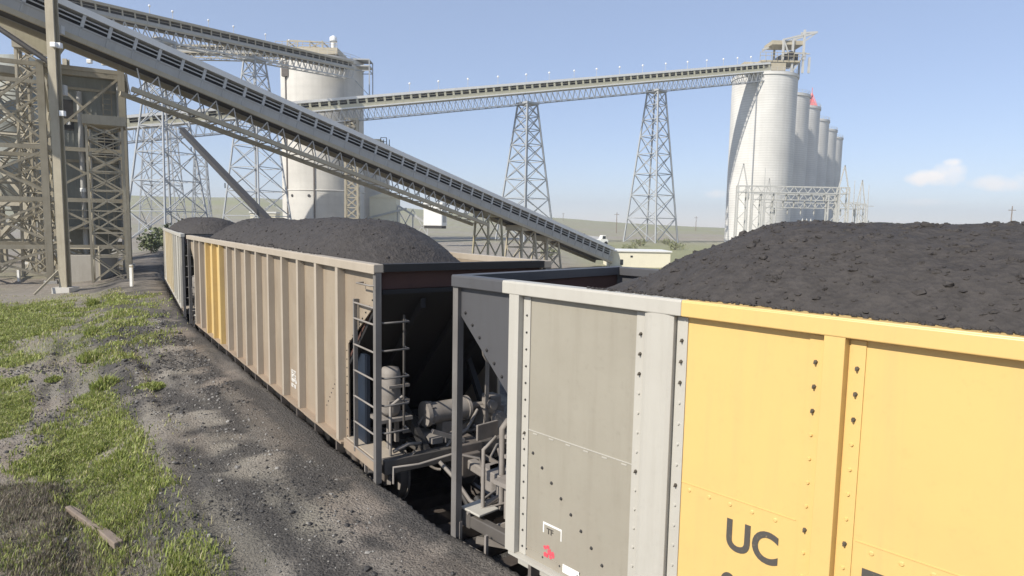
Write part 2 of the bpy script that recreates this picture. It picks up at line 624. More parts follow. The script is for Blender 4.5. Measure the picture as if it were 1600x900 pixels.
GRASS = [  # photo outlines of the green patches, density
    ([(62, 690), (142, 618), (168, 660), (205, 730), (250, 790), (285, 850), (300, 905), (170, 905), (190, 850), (120, 770), (20, 720)], .5, 1.0),
    ([(-40, 600), (30, 590), (42, 640), (20, 680), (-60, 700)], .25, 1.0),
    ([(-80, 478), (70, 474), (130, 486), (120, 505), (60, 520), (20, 545), (-90, 560)], 1.0, .6),
    ([(-80, 545), (20, 530), (50, 560), (-10, 590), (-90, 600)], .6, .55),
    ([(120, 470), (230, 462), (235, 520), (190, 560), (130, 530)], 1.2, .22),
    ([(-20, 860), (60, 830), (130, 905), (-40, 915)], .3, .22),
]


def grass_mask(x, y):
    g = np.zeros(np.shape(x))
    for pix, soft, k in GRASS:
        g = np.maximum(g, k * poly_mask(x, y, pix, soft))
    n = fbm(x / .8 + 3, y / .8, 21, 4)
    return np.clip(g * (smooth(.38, .58, n) * .88 + .12), 0, 1)


near = (X > -60) & (X < 12) & (Y > 2) & (Y < 80)
gm = np.zeros(X.shape); gm[near] = grass_mask(X[near], Y[near])
rr = np.hypot(X, Y)
farg = smooth(42, 110, Y) * (smooth(.45, .6, fbm(X / 55, Y / 28, 51, 4)) * .30 + smooth(250, 600, rr) * .55)
farg = np.maximum(farg, .75 * smooth(60, 75, Y) * smooth(4, 14, X) * (1 - smooth(140, 260, rr)))
gm = np.maximum(gm, farg * (Y > 30))
gm = np.maximum(gm, .32 * smooth(.5, .68, fbm(X / 2.6, Y / 2.6, 77, 4)) * (np.abs(track_d(X, Y)[0]) > 4.2) * (Y < 60))
D, AL = track_d(X, Y)
aD = np.abs(D)
dryp = poly_mask(X, Y, [(-30, 700), (50, 690), (110, 745), (175, 810), (205, 905), (-60, 910)], .7) * (.5 + .5 * smooth(.35, .6, fbm(X / .5, Y / .5, 99, 4))) * (Y < 12)
cn = fbm(X / 1.6, Y / 1.6, 61, 5)
coal = (1 - smooth(3.6, 6.2, aD + (cn - .5) * 3.0)) * smooth(.26, .52, fbm(X / .9, Y / .9, 63, 4) + .16 * np.exp(-((aD - 4.8) / .6) ** 2))
coal = np.maximum(coal, 1 - smooth(1.5, 1.75, aD))
streak = fbm(AL / 2.6, D / .20, 81, 4)
coal = np.clip(coal * (.55 + .9 * smooth(.35, .6, streak)), 0, 1)
brown = np.exp(-((aD - 1.9) / .45) ** 2) * .55 + smooth(.55, .7, cn) * .3 + .25 * smooth(.52, .68, streak) * (aD < 7)
brown = np.maximum(brown, smooth(26, 42, Y) * (1 - smooth(60, 90, Y)) * .40)
brown = np.maximum(brown, dryp * .9); gm = gm * (1 - .6 * dryp)
MASK = np.stack([gm, np.clip(coal, 0, 1), np.clip(brown, 0, 1), np.ones(X.shape)], -1).reshape(-1, 4)

mt, nt, b = new_mat('ground')
v = objco(nt)
att = nt.nodes.new('ShaderNodeAttribute'); att.attribute_name = 'cover'
sp = nt.nodes.new('ShaderNodeSeparateColor'); nt.links.new(att.outputs['Color'], sp.inputs[0])
nfine = noise(nt, 22, 6, .7, v)
nmid = noise(nt, 3.2, 6, .65, v)
nbig = noise(nt, .35, 5, .6, v)
clay = mix(nt, ramp(nt, nmid, .35, .68), (.36, .325, .28), (.245, .22, .19))
clay = mix(nt, mul(nt, ramp(nt, nfine, .5, .72), .55), clay, (.40, .365, .32))
clay = mix(nt, mul(nt, ramp(nt, nbig, .42, .65), .5), clay, (.235, .22, .165))
clay = mix(nt, mul(nt, sp.outputs[2], .75), clay, mix(nt, nfine, (.31, .24, .19), (.17, .13, .105)))
coalc = mix(nt, ramp(nt, nfine, .42, .66), (.058, .055, .053), (.128, .119, .110))
coalc = mix(nt, mul(nt, ramp(nt, nmid, .4, .7), .6), coalc, (.095, .089, .082))
c = mix(nt, mul(nt, sp.outputs[1], .92), clay, coalc)
gc = mix(nt, ramp(nt, nfine, .35, .7), (.19, .22, .075), (.29, .31, .13))
gc = mix(nt, mul(nt, ramp(nt, nmid, .4, .7), .6), gc, (.42, .385, .24))
c = mix(nt, mul(nt, sp.outputs[0], .85), c, gc)
vo = nt.nodes.new('ShaderNodeTexVoronoi'); vo.inputs['Scale'].default_value = 34; nt.links.new(v, vo.inputs['Vector'])
peb = mul(nt, ramp(nt, vo.outputs['Distance'], .08, .2, (1, 1, 1, 1), (0, 0, 0, 1)), ramp(nt, noise(nt, 1.7, 3, .6, v), .52, .66))
c = mix(nt, mul(nt, peb, .55), c, (.46, .44, .40))
nt.links.new(c, b.inputs['Base Color'])
b.inputs['Roughness'].default_value = .95
b.inputs['Specular IOR Level'].default_value = .2
ad_ = nt.nodes.new('ShaderNodeMath'); ad_.operation = 'ADD'
nt.links.new(nfine, ad_.inputs[0]); nt.links.new(mul(nt, vo.outputs['Distance'], -.4), ad_.inputs[1])
ad2 = nt.nodes.new('ShaderNodeMath'); ad2.operation = 'ADD'
nt.links.new(ad_.outputs[0], ad2.inputs[0]); nt.links.new(nmid, ad2.inputs[1])
bump(nt, b, ad2.outputs[0], .95, .06)
M['ground'] = mt
ground = mesh_np('ground', GV, GF, M['ground'])
ca = ground.data.color_attributes.new('cover', 'FLOAT_COLOR', 'POINT')
ca.data.foreach_set('color', MASK.astype(np.float32).ravel())
tag(ground, kind='structure')

# ------------------------------------------------------------------ railway track
trk = empty('railway_track', 'railway track in a coal-filled trench under the hopper train', 'railway track', (TRK[1][0], TRK[1][1], 0))
inv = -Vector((TRK[1][0], TRK[1][1], 0))


def track_pts(off, z, step=1.0):
    out = []
    for i in range(len(TRK) - 1):
        a, b_ = Vector(TRK[i]), Vector(TRK[i + 1])
        n = max(1, int((b_ - a).length / step))
        t_ = (b_ - a).normalized(); nl = Vector((-t_.y, t_.x))
        for k in range(n):
            q = a.lerp(b_, k / n) + nl * off
            out.append((Vector((q.x, q.y, z)), Vector((t_.x, t_.y, 0))))
    return out


for off in (.675, -.675):
    mb = MB(); pts = track_pts(off, -.085, 3)
    for (a, _), (b_, _) in zip(pts[:-1], pts[1:]):
        mb.bar(a + inv, b_ + inv, .07, .17)
    mb.build('rail', M['rail'], trk)
mb = MB()
for q, t_ in track_pts(0, -.30, .55):
    nl = Vector((-t_.y, t_.x, 0))
    mb.bar(q + inv - nl * 1.28, q + inv + nl * 1.28, .22, .2)
tag(mb.build('tie', M['tie'], trk), kind='stuff')


# ------------------------------------------------------------------ coal hopper cars
def text_mesh(body, size, mat, offset=.0, extrude=.002):
    cu = bpy.data.curves.new('lettering', 'FONT')
    cu.body = body; cu.size = size; cu.offset = offset; cu.extrude = extrude; cu.resolution_u = 6
    o = bpy.data.objects.new('lettering', cu); col.objects.link(o)
    bpy.context.view_layer.update()
    me = bpy.data.meshes.new_from_object(o.evaluated_get(bpy.context.evaluated_depsgraph_get()))
    bpy.data.objects.remove(o); bpy.data.curves.remove(cu)
    me.materials.clear(); me.materials.append(mat)
    o = bpy.data.objects.new('lettering', me); col.objects.link(o)
    return o


def letter(root, body, s_right, z, h, vis, mat=None, offset=.0, wide=1.0, y=1.528):
    """lettering on the left side sheet; reads from the far end toward the near one. s measured from the visible end"""
    o = text_mesh(body, h / .70, mat or M['letter'], offset)
    x = vis * (LC / 2) - vis * s_right
    o.parent = root
    # text +X -> car -X (image right), text +Y -> Z, normal -> +Y
    mm = Matrix(((-wide, 0, 0, x), (0, 0, 1, y), (0, 1, 0, z), (0, 0, 0, 1)))
    o.matrix_local = mm
    return o


def end_gear(root, e, L, rich):
    """everything outboard of the slope sheet at end e (+1/-1 along car X)"""
    X = lambda s: e * (L / 2 - s)
    P = lambda s, y, z: (X(s), y, z)
    def bx(mb, s0, s1, y0, y1, z0, z1):
        return mb.box(min(X(s0), X(s1)), max(X(s0), X(s1)), y0, y1, z0, z1)
    # slope sheet
    mb = MB()
    n = (.03 * .7, .03 * .7)
    mb.prism([(X(.06), 3.30), (X(2.45), .98), (X(2.49), 1.02), (X(.06), 3.36)], 'y', -1.44, 1.44)
    for y in (-.75, 0, .75):
        mb.prism([(X(.12), 3.22), (X(2.3), 1.1), (X(2.3), .98), (X(.12), 3.08)], 'y', y - .04, y + .04)
    mb.build('slope_sheet', M['end_black'], root)
    mb = MB()                                          # inner face of the end
    mb.prism([(X(.10), 3.595), (X(.13), 3.595), (X(.13), 3.40), (X(2.5), 1.10), (X(2.5), 1.06), (X(.10), 3.365)], 'y', -1.43, 1.43)
    mb.build('interior_liner', M['interior'], root)
    mb = MB()
    mb.box(min(X(0), X(.16)), max(X(0), X(.16)), -1.46, 1.46, 3.60, 3.70)
    mb.build('end_beam', M['end_black'] if rich else M['car_dark'], root)
    for ysg in (1, -1):
        mb = MB()
        bx(mb, 0, .085, ysg * 1.53 - .045, ysg * 1.53 + .045, .78, 3.590)
        mb.build('corner_post', M['gear_mid'], root)
    # end sill and platform
    mb = MB()
    bx(mb, .02, .16, -1.42, 1.42, .86, 1.06)
    bx(mb, .16, .9, .55, .63, .90, 1.02); bx(mb, .16, .9, -.63, -.55, .90, 1.02)
    bx(mb, .16, 1.9, 1.32, 1.42, .88, 1.02); bx(mb, .16, 1.9, -1.42, -1.32, .88, 1.02)
    mb.build('end_sill', M['gear_dark'], root, bevel=.012)
    mb = MB()
    bx(mb, -.10, 3.2, -.17, .17, .62, .96)
    bx(mb, -.02, .5, -.26, .26, .66, 1.08)
    bx(mb, .55, 1.0, -.30, .30, .70, 1.00)
    mb.build('draft_sill', M['rust_steel'], root, bevel=.015)
    # coupler
    mb = MB()
    bx(mb, -.55, -.08, -.075, .075, .74, .88)
    mb.prism([(X(-.95), -.16), (X(-.95), .02), (X(-.80), .16), (X(-.52), .13), (X(-.52), -.12), (X(-.80), -.19)], 'z', .68, .96)
    mb.prism([(X(-.98), .06), (X(-.90), .20), (X(-.78), .22), (X(-.78), .16), (X(-.90), .05)], 'z', .70, .94)
    mb.build('coupler', M['gear_light'], root, bevel=.02)
    # uncoupling lever
    mb = MB()
    mb.tube([P(-.10, 1.35, .78), P(-.10, 1.35, 1.0), P(-.12, .95, .98), P(-.20, .40, 1.06), P(-.45, .10, 1.02), P(-.45, .05, .86)], .018, 6)
    mb.tube([P(-.10, -1.35, .80), P(-.10, -1.35, 1.0), P(-.12, -.95, .98), P(-.20, -.40, 1.06), P(-.45, -.1, 1.0)], .018, 6)
    mb.build('uncoupling_lever', M['gear_light'], root)
    mb = MB()
    mb.tube([P(.05, .42, .80), P(-.15, .42, .80), P(-.35, .40, .62), P(-.55, .36, .42), P(-.75, .30, .40), P(-.9, .24, .5)], .035, 8)
    mb.tube([P(-.86, .24, .48), P(-.98, .22, .54)], .05, 8)
    mb.build('air_hose', M['steel_dark'], root)
    # steps below corner
    for ysg in (1, -1):
        mb = MB()
        for s in (.08, .52):
            bx(mb, s - .015, s + .015, ysg * 1.5 - .02, ysg * 1.5 + .02, .42, .95)
        bx(mb, .08, .52, ysg * 1.5 - .04, ysg * 1.5 + .04, .42, .45)
        bx(mb, .08, .52, ysg * 1.5 - .04, ysg * 1.5 + .04, .68, .71)
        mb.build('sill_step', M['gear_light'], root)
    # grab irons across the end
    for ysg in ((1, -1) if e < 0 else (-1,)):
        for z in (1.45, 1.82, 2.19, 2.56, 2.93):
            mb = MB()
            y0, y1 = ysg * 1.49, ysg * 1.05
            mb.tube([P(.10, y0, z), P(-.0, y0 - ysg * .06, z), P(-.0, y1, z), P(.16, y1 - ysg * .02, z)], .014, 6)
            mb.build('grab_iron', M['gear_mid'], root)
        mb = MB()
        bx(mb, .14, .17, ysg * 1.05 - .012, ysg * 1.05 + .012, 1.40, 3.0)
        mb.build('grab_iron_support', M['gear_dark'], root)
    # brake gear on the platform
    mb = MB()
    mb.lathe(X(.62), 1.04, [(0, 1.50), (.13, 1.51), (.155, 1.57), (.155, 2.10), (.13, 2.18), (0, 2.20)], 20)
    mb.build('air_reservoir', M['gear_light'], root)
    mb = MB()
    bx(mb, .42, .86, .76, 1.3, 1.44, 1.49)
    bx(mb, .46, .52, 1.1, 1.16, 1.02, 1.44)
    bx(mb, .76, .82, .82, .88, 1.02, 1.44)
    for z in (1.7, 1.92):
        bx(mb, .45, .79, .80, .83, z, z + .04)
        bx(mb, .44, .47, .80, 1.15, z, z + .04)
    mb.build('reservoir_bracket', M['gear_light'], root)
    mb = MB()
    a, b_ = Vector(P(.55, .42, 1.44)), Vector(P(.55, -.28, 1.44))
    mb.cyl(a, b_, .16, 18)
    mb.cyl(a + Vector((0, .07, 0)), a, .19, 18)
    mb.cyl(b_, b_ - Vector((0, .05, 0)), .185, 18)
    mb.cyl(b_, b_ - Vector((0, .35, 0)), .05, 10)
    for k in range(8):
        an = k * math.pi / 4
        mb.cyl(a + Vector((math.cos(an) * .165, .03, math.sin(an) * .165)), a + Vector((math.cos(an) * .165, -.06, math.sin(an) * .165)), .018, 6)
    bx(mb, .45, .65, -.05, .2, 1.0, 1.30)
    mb.build('brake_cylinder', M['gear_light'], root)
    mb = MB()
    bx(mb, .35, .75, -.95, -.55, 1.1, 1.45); bx(mb, .30, .55, -.85, -.62, 1.45, 1.62)
    mb.cyl(P(.28, -.75, 1.28), P(.18, -.75, 1.28), .12, 14)
    mb.cyl(P(.28, -.6, 1.52), P(.16, -.6, 1.52), .07, 12)
    mb.build('control_valve', M['gear_light'], root, bevel=.015)
    # hand brake wheel / plate
    mb = MB()
    c0 = Vector(P(.06, -.55, 2.45))
    mb.tube([c0 + Vector((0, math.cos(k * math.pi / 8) * .27, math.sin(k * math.pi / 8) * .27)) for k in range(17)], .018, 6, False)
    for k in range(3):
        an = k * math.pi / 3
        mb.bar(c0 + Vector((0, math.cos(an) * .27, math.sin(an) * .27)), c0 - Vector((0, math.cos(an) * .27, math.sin(an) * .27)), .025, .025)
    mb.cyl(c0, c0 + Vector((-e * .25, 0, 0)), .04, 8)
    mb.bar(P(.30, -.55, 2.5), P(.30, -.55, 1.1), .05)
    mb.build('hand_brake_wheel', M['gear_light'], root)
    if e > 0:
        mb = MB(); bx(mb, .16, .19, 1.00, 1.34, 1.86, 2.04)
        mb.build('retainer_plate', M['gear_light'], root, bevel=.008)
        mb = MB(); mb.tube([P(.24, .98, 1.0), P(.24, .98, 1.95), P(.24, .90, 2.02), P(.34, .84, 2.0), P(.36, .84, 1.75)], .04, 8)
        mb.build('retainer_pipe', M['gear_light'], root)
        mb = MB(); bx(mb, .05, .62, .72, 1.05, 1.30, 1.42); mb.build('step_beam', M['gear_light'], root, bevel=.01)
        mb = MB(); bx(mb, .02, .34, 1.12, 1.44, 1.064, 1.09); mb.build('step_plate', M['car_pale'], root, bevel=.008)
        mb = MB(); mb.prism([(X(.1), .95), (X(.9), .75), (X(.9), .35), (X(.1), .35)], 'z', 1.0, 1.30); mb.build('draft_housing', M['gear_light'], root, bevel=.03)
    else:
        mb = MB(); bx(mb, .17, 1.28, 1.05, 1.50, 1.025, 1.05); mb.build('end_platform', M['car_tan_light'], root, bevel=.008)
        mb = MB(); bx(mb, .02, 1.28, 1.505, 1.55, .90, 1.045); mb.build('platform_edge', M['car_tan'], root, bevel=.006)
    for y in (.55, -.55):
        mb = MB(); mb.tube([P(-.05, y, .92), P(-.3, y * .8, .75), P(-.55, y * .6, .5), P(-.8, y * .45, .45)], .03, 8)
        mb.build('brake_hose', M['gear_light'], root)
    mb = MB()
    mb.prism([(X(.2), .34), (X(.75), .34), (X(.75), .52), (X(.45), .60), (X(.2), .52)], 'z', 1.09, 1.17)
    bx(mb, .5, .56, .1, .16, 1.0, 1.5)
    mb.bar(P(.2, .3, 1.13), P(.9, -.9, 1.2), .05, .09)
    mb.bar(P(.06, .05, 1.12), P(.06, .62, 1.34), .06, .06)
    mb.build('brake_lever', M['gear_light'], root)
    rg = np.random.default_rng(5 if e > 0 else 8)
    for i_ in range(9):
        y_ = rg.uniform(-1.0, 1.2); s_ = rg.uniform(.0, .9); z_ = rg.uniform(.72, 1.12)
        mb = MB()
        p0 = Vector(P(s_, y_, z_)); p1 = p0 + Vector((-e * rg.uniform(-.6, .5), rg.uniform(-.7, .7), rg.uniform(-.28, .16)))
        if i_ % 3 == 0:
            mid = (p0 + p1) / 2 - Vector((0, 0, rg.uniform(.12, .3)))
            q_ = [p0.lerp(mid, t_).lerp(mid.lerp(p1, t_), t_) for t_ in np.linspace(0, 1, 8)]
            mb.tube(q_, .022, 6); mb.build('brake_hose', M['gear_light' if i_ % 2 else 'gear_dark'], root)
        elif i_ % 3 == 1:
            mb.bar(p0, p1, .035, .06); mb.cyl(p0 - Vector((0, 0, .05)), p0 + Vector((0, 0, .05)), .05, 8)
            mb.build('brake_rod', M['gear_light'], root)
        else:
            mb.box(p0.x - .08, p0.x + .08, p0.y - .06, p0.y + .06, z_ - .07, z_ + .07); mb.cyl(p0, p1, .018, 6)
            mb.build('valve_block', M['gear_light'], root, bevel=.01)
    # pipes and rods
    mb = MB()
    mb.tube([P(.62, .82, 1.2), P(.62, .62, 1.2), P(.6, .55, 1.30), P(.58, .48, 1.40)], .022, 6)
    mb.tube([P(.35, -.4, 1.44), P(.2, -.1, 1.22), P(.14, .2, 1.15), P(.12, .42, .95), P(.05, .42, .80)], .025, 6)
    mb.tube([P(.5, -.8, 1.1), P(.6, -.4, 1.04), P(1.2, .5, 1.02), P(1.9, 1.1, .95)], .03, 6)
    mb.tube([P(.2, 1.2, 1.10), P(.22, .95, 1.16), P(.3, .6, 1.10), P(.7, .3, 1.12)], .028, 6)
    mb.tube([P(.2, 1.25, 1.06), P(.2, 1.25, 1.75), P(.2, 1.05, 1.86)], .024, 6)
    mb.bar(P(.25, .9, .95), P(1.6, -.6, .80), .09, .03)
    mb.bar(P(.3, -1.1, .98), P(1.4, .8, .82), .07, .03)
    mb.bar(P(.15, 1.3, .70), P(1.2, .5, .62), .06, .06)
    mb.build('brake_rigging', M['gear_light'], root)
    mb = MB()
    for y in (.62, -.62):
        mb.bar(P(.18, y, .98), P(1.35, y * 1.35, 2.06), .09, .12)
    bx(mb, .9, 1.0, -1.3, 1.3, 1.02, 1.12)
    mb.build('end_brace', M['end_black'], root)


def bogie(root, xc):
    mb = MB()
    for y in (1.0, -1.0):
        poly = [(xc - 1.25, .36), (xc - 1.25, .62), (xc - .95, .70), (xc - .45, .86), (xc + .45, .86), (xc + .95, .70), (xc + 1.25, .62), (xc + 1.25, .36), (xc + .98, .36),
                (xc + .6, .28), (xc + .4, .16), (xc - .4, .16), (xc - .6, .28), (xc - .98, .36)]
        mb.prism(poly, 'y', y - .07, y + .07)
        for k in (-.22, 0, .22):
            mb.cyl((xc + k, y + (.1 if y > 0 else -.1), .26), (xc + k, y + (.1 if y > 0 else -.1), .66), .085, 10)
    mb.box(xc - .2, xc + .2, -1.1, 1.1, .5, .74)
    bo = mb.build('bogie', M['rust_steel'], root, bevel=.015)
    for dx in (-.88, .88):
        mb = MB()
        mb.cyl((xc + dx, -.95, .46), (xc + dx, .95, .46), .075, 12)
        for y in (.75, -.75):
            s = 1 if y > 0 else -1
            mb.tube([(xc + dx, y - .065, .46), (xc + dx, y + .065, .46)], .46, 32)
            mb.tube([(xc + dx, y - s * .065, .46), (xc + dx, y - s * .10, .46)], .49, 32)
        mb.build('wheelset', M['gear_light'], bo)


def hopper(k, spec):
    c, h = CAR[k]
    root = empty('coal_hopper_car', spec['label'], 'hopper car', (c.x, c.y, 0), math.pi / 2 - h, 'loaded coal hopper cars of the train')
    root.scale = (1, .9, 1)
    vis = spec['vis']                       # which end is the described one
    L = LC
    X = lambda s: vis * (L / 2 - s)
    posts = spec['posts']                   # distances from the visible end
    edge = spec['edge']
    def bx(mb, s0, s1, y0, y1, z0, z1):
        return mb.box(min(X(s0), X(s1)), max(X(s0), X(s1)), y0, y1, z0, z1)
    # sheets: by colour runs
    YS = spec.get('ys', 1.524)
    ZB, ZTs = .98, 3.60
    for sg in (1, -1):
        y0, y1 = (YS - .024, YS) if sg > 0 else (-YS, .024 - YS)
        for (s0, s1, mat) in spec['sheets']:
            mb = MB(); bx(mb, s0, s1, y0, y1, ZB, ZTs)
            mb.build('side_panel', M[mat], root)
        for far in (0, 1):
            xs = (lambda s: X(s)) if not far else (lambda s: X(L - s))
            mb = MB()
            poly = [(xs(edge), ZTs), (xs(.085), ZTs), (xs(.085), 3.26), (xs(edge), 2.46)]
            mb.prism(poly, 'y', y0, y1)
            mb.build('corner_panel', M[spec['corner'] if not far else spec['corner_far']], root, label=spec.get('corner_label'))
        # chord
        for (s0, s1, mat) in spec['chord']:
            mb = MB()
            ya, yb = (1.44, 1.60) if sg > 0 else (-1.60, -1.44)
            bx(mb, s0, s1, ya, yb, 3.592, 3.70)
            bx(mb, s0, s1, (1.585 if sg > 0 else -1.605), (1.605 if sg > 0 else -1.585), 3.574, 3.69)
            mb.build('top_rail', M[mat], root, bevel=.008)
        # posts
        for i, (s, w, mat, rnd) in enumerate(posts):
            mb = MB()
            d_ = 1.598 - YS
            ya = YS
            if rnd:
                pf = [(-w / 2, 0), (-w / 2, d_ * .72), (-w * .36, d_ * .93), (-w * .2, d_ * 1.03), (w * .2, d_ * 1.03), (w * .36, d_ * .93), (w / 2, d_ * .72), (w / 2, 0)]
            else:
                pf = [(-w / 2, 0), (-w / 2 + .008, d_), (w / 2 - .008, d_), (w / 2, 0)]
            mb.prism([(X(s) + u, sg * (ya + v_)) for u, v_ in pf], 'z', .985, 3.590)
            po = mb.build('side_post', M[mat], root, bevel=.004)
            if sg > 0 and spec['rivets']:
                fl, bo, wd = MB(), MB(), MB()
                for q in (-1, 1):
                    if (i == 0 and q < 0) or (i == len(posts) - 1 and q > 0): continue
                    sq = s + q * (w / 2 + .055)
                    fl.box(X(sq) - .045, X(sq) + .045, ya, ya + .012, .99, 3.56)
                    z = 3.38; n_ = 0
                    while z > 1.03:
                        if n_ < 3 and i > 0 or n_ == 7:
                            bo.bolt((X(sq), ya + .012, z), (0, 1, 0), .016, .018)
                            bo.bolt((X(sq), ya + .012, z - .006), (0, 1, 0), .010, .030)
                        else:
                            wd.bolt((X(sq), ya + .012, z), (0, 1, 0), .014 if i else .012, .012, 8)
                        z -= .165; n_ += 1
                fmat = spec.get('flange', {}).get(i, mat)
                fo = fl.build('rivet_flange', M[fmat], po)
                if bo.v: bo.build('bolt', M['bolt_dark'], fo)
                wd.build('rivet', M['steel_dark'] if i == 0 else M[fmat], fo)
        # bottom sill flange
        mb = MB()
        ya, yb = (1.42, 1.60) if sg > 0 else (-1.60, -1.42)
        bx(mb, edge + .02, L - edge - .02, ya, yb, .955, .985)
        bx(mb, edge + .02, L - edge - .02, ya, ya + .02, .80, .955)
        mb.build('side_sill', M[spec['sill']], root)
        s = edge + .3
        while s < L - edge and sg > 0:
            mb = MB(); mb.box(X(s) - .02, X(s) + .02, min(ya, yb), max(ya, yb) - .03, .72, .953)
            mb.build('sill_bracket', M['rust_steel'], root)
            s += 1.02
        mb = MB(); bx(mb, 2.4, L - 2.4, 1.425 * sg - .008, 1.425 * sg + .008, 1.0, 3.5)
        mb.build('interior_liner', M['interior'], root)
    mb = MB(); bx(mb, 2.3, L - 2.3, -1.40, 1.40, .5, .97)
    for s in (3.4, 5.6, 7.8, 10, 12.2):
        mb.prism([(X(s) - .9, .52), (X(s) - .35, .12), (X(s) + .35, .12), (X(s) + .9, .52)], 'y', -1.1, 1.1)
    mb.build('hopper_bottom', M['end_black'], root)
    for e in (1, -1):
        end_gear(root, e, L, spec['rich'] == e)
        bogie(root, e * (L / 2 - 2.05))
    # side ladder at the visible end, left side
    if spec['ladder']:
        mb = MB()
        bx(mb, .80, .84, 1.50, 1.56, .98, 3.12)
        bx(mb, .80, .84, 1.48, 1.56, 3.12, 3.17)
        lad = mb.build('ladder', M['gear_mid'], root)
        for z in (1.05, 1.42, 1.79, 2.16, 2.53, 2.90, 3.12):
            mb = MB(); mb.tube([(X(.04), 1.55, z), (X(.84), 1.55, z)], .014, 6)
            mb.build('rung', M['gear_light'], lad)
        mb = MB()
        mb.tube([(X(.05), 1.5, 3.42), (X(.08), 1.62, 3.42), (X(.55), 1.62, 3.42), (X(.58), 1.5, 3.42)], .013, 6)
        mb.build('grab_iron', M['gear_light'], root)
        mb = MB()
        bx(mb, edge + .0, edge - .45, 1.30, 1.36, .98, 2.35)
        mb.build('end_bulkhead', M['blue_dark'], root)
    return root, X


# near car: grey end, yellow middle
p1 = [(.965, .15, 'car_pale', False), (2.595, .27, 'car_pale', True), (3.915, .145, 'car_yellow', False)]
s = 5.3
while s < LC - 3.2:
    p1.append((s, .145, 'car_yellow', False)); s += 1.385
p1 += [(LC - 2.595, .27, 'car_pale', True), (LC - .965, .15, 'car_pale', False)]
spec1 = dict(label='nearest hopper car with a grey end panel and a yellow side lettered UC', vis=1, posts=p1, edge=.93, rich=-1, rivets=True, ladder=False,
             sheets=[(.93, 2.80, 'car_grey'), (2.80, LC - 2.80, 'car_yellow'), (LC - 2.80, LC - .93, 'car_grey')],
             chord=[(0, .80, 'car_dark'), (.80, 2.80, 'car_pale'), (2.80, LC - 2.8, 'car_yellow'), (LC - 2.8, LC, 'car_pale')],
             corner='car_dark', corner_far='car_grey', sill='car_pale', flange={2: 'car_yellow'})
car1, X1 = hopper(0, spec1)
# far strip of the wide post is yellow beyond 2.80
mb = MB()
for (sa, sb, za, zb) in [(1.12, 2.42, 2.262, 2.27)]:
    mb.box(X1(sb), X1(sa), 1.524, 1.53, za, zb)
k_ = 1.2
while k_ < 2.4:
    mb.box(X1(k_ + .055), X1(k_), 1.524, 1.529, 2.238, 2.248); k_ += .21
mb.build('lap_seam', M['car_pale'], car1)
for sa, sb in ((2.80, 3.72), (4.10, 5.12), (5.48, 6.5)):
    mb = MB(); mb.box(X1(sb), X1(sa), 1.524, 1.529, 2.262, 2.268)
    k_ = sa + .1
    while k_ < sb:
        mb.bolt((X1(k_), 1.524, 2.215), (0, 1, 0), .018, .008, 8); k_ += .17
    mb.build('lap_seam', M['car_yellow'], car1)
mb = MB()
s_, z_ = 1.08, 2.16
while z_ > 1.1:
    mb.bolt((X1(s_), 1.524, z_), (0, 1, 0), .017, .014, 8)
    s_ += .125; z_ -= .112
for k_ in range(6):
    mb.bolt((X1(1.15 + k_ * .22), 1.524, 1.06), (0, 1, 0), .015, .014, 8)
for k_ in range(7):
    t_ = k_ / 6
    mb.bolt((X1(.16 + .70 * t_), 1.524, 3.24 - .70 * t_ + .06), (0, 1, 0), .019, .02, 8)
mb.build('rivet', M['steel_dark'], car1)
mb = MB(); mb.prism([(X1(1.12), 1.075), (X1(2.42), 1.075), (X1(2.42), 1.0), (X1(1.12), 1.0)], 'y', 1.524, 1.534)
mb.build('bottom_strip', M['car_grey'], car1)
letter(car1, 'UC', 3.215, 1.885, .222, 1, offset=.008, wide=.90)
letter(car1, '0', 3.19, 1.475, .215, 1, offset=.008, wide=.9)
letter(car1, 'F', 4.135, 1.875, .225, 1, offset=.008, wide=1.1)
# stencilled data frame, red paint mark, sticker
mb = MB()
mb.box(X1(1.60), X1(1.36), 1.524, 1.527, 1.395, 1.415)
mb.box(X1(1.375), X1(1.36), 1.524, 1.527, 1.31, 1.393)
mb.box(X1(1.60), X1(1.587), 1.524, 1.527, 1.30, 1.393)
mb.build('data_frame', M['white'], car1)
letter(car1, 'TF', 1.41, 1.315, .055, 1, offset=.001)
mb = MB()
for k_ in range(16):
    a = rng.uniform(0, 6.28); r_ = rng.uniform(0, .05) ** .9
    cx, cz, q = 1.44 + r_ * math.cos(a), 1.13 + r_ * .8 * math.sin(a), rng.uniform(.012, .03)
    mb.prism([(X1(cx) + q * math.cos(j * .785) * rng.uniform(.7, 1.2), cz + q * math.sin(j * .785) * rng.uniform(.7, 1.2)) for j in range(8)], 'y', 1.524, 1.5255 + k_ * .0002)
mb.build('paint_mark', M['marker'], car1)
mb = MB(); mb.box(X1(1.83), X1(1.63), 1.5345, 1.538, 1.02, 1.10); mb.build('sticker', M['white'], car1)

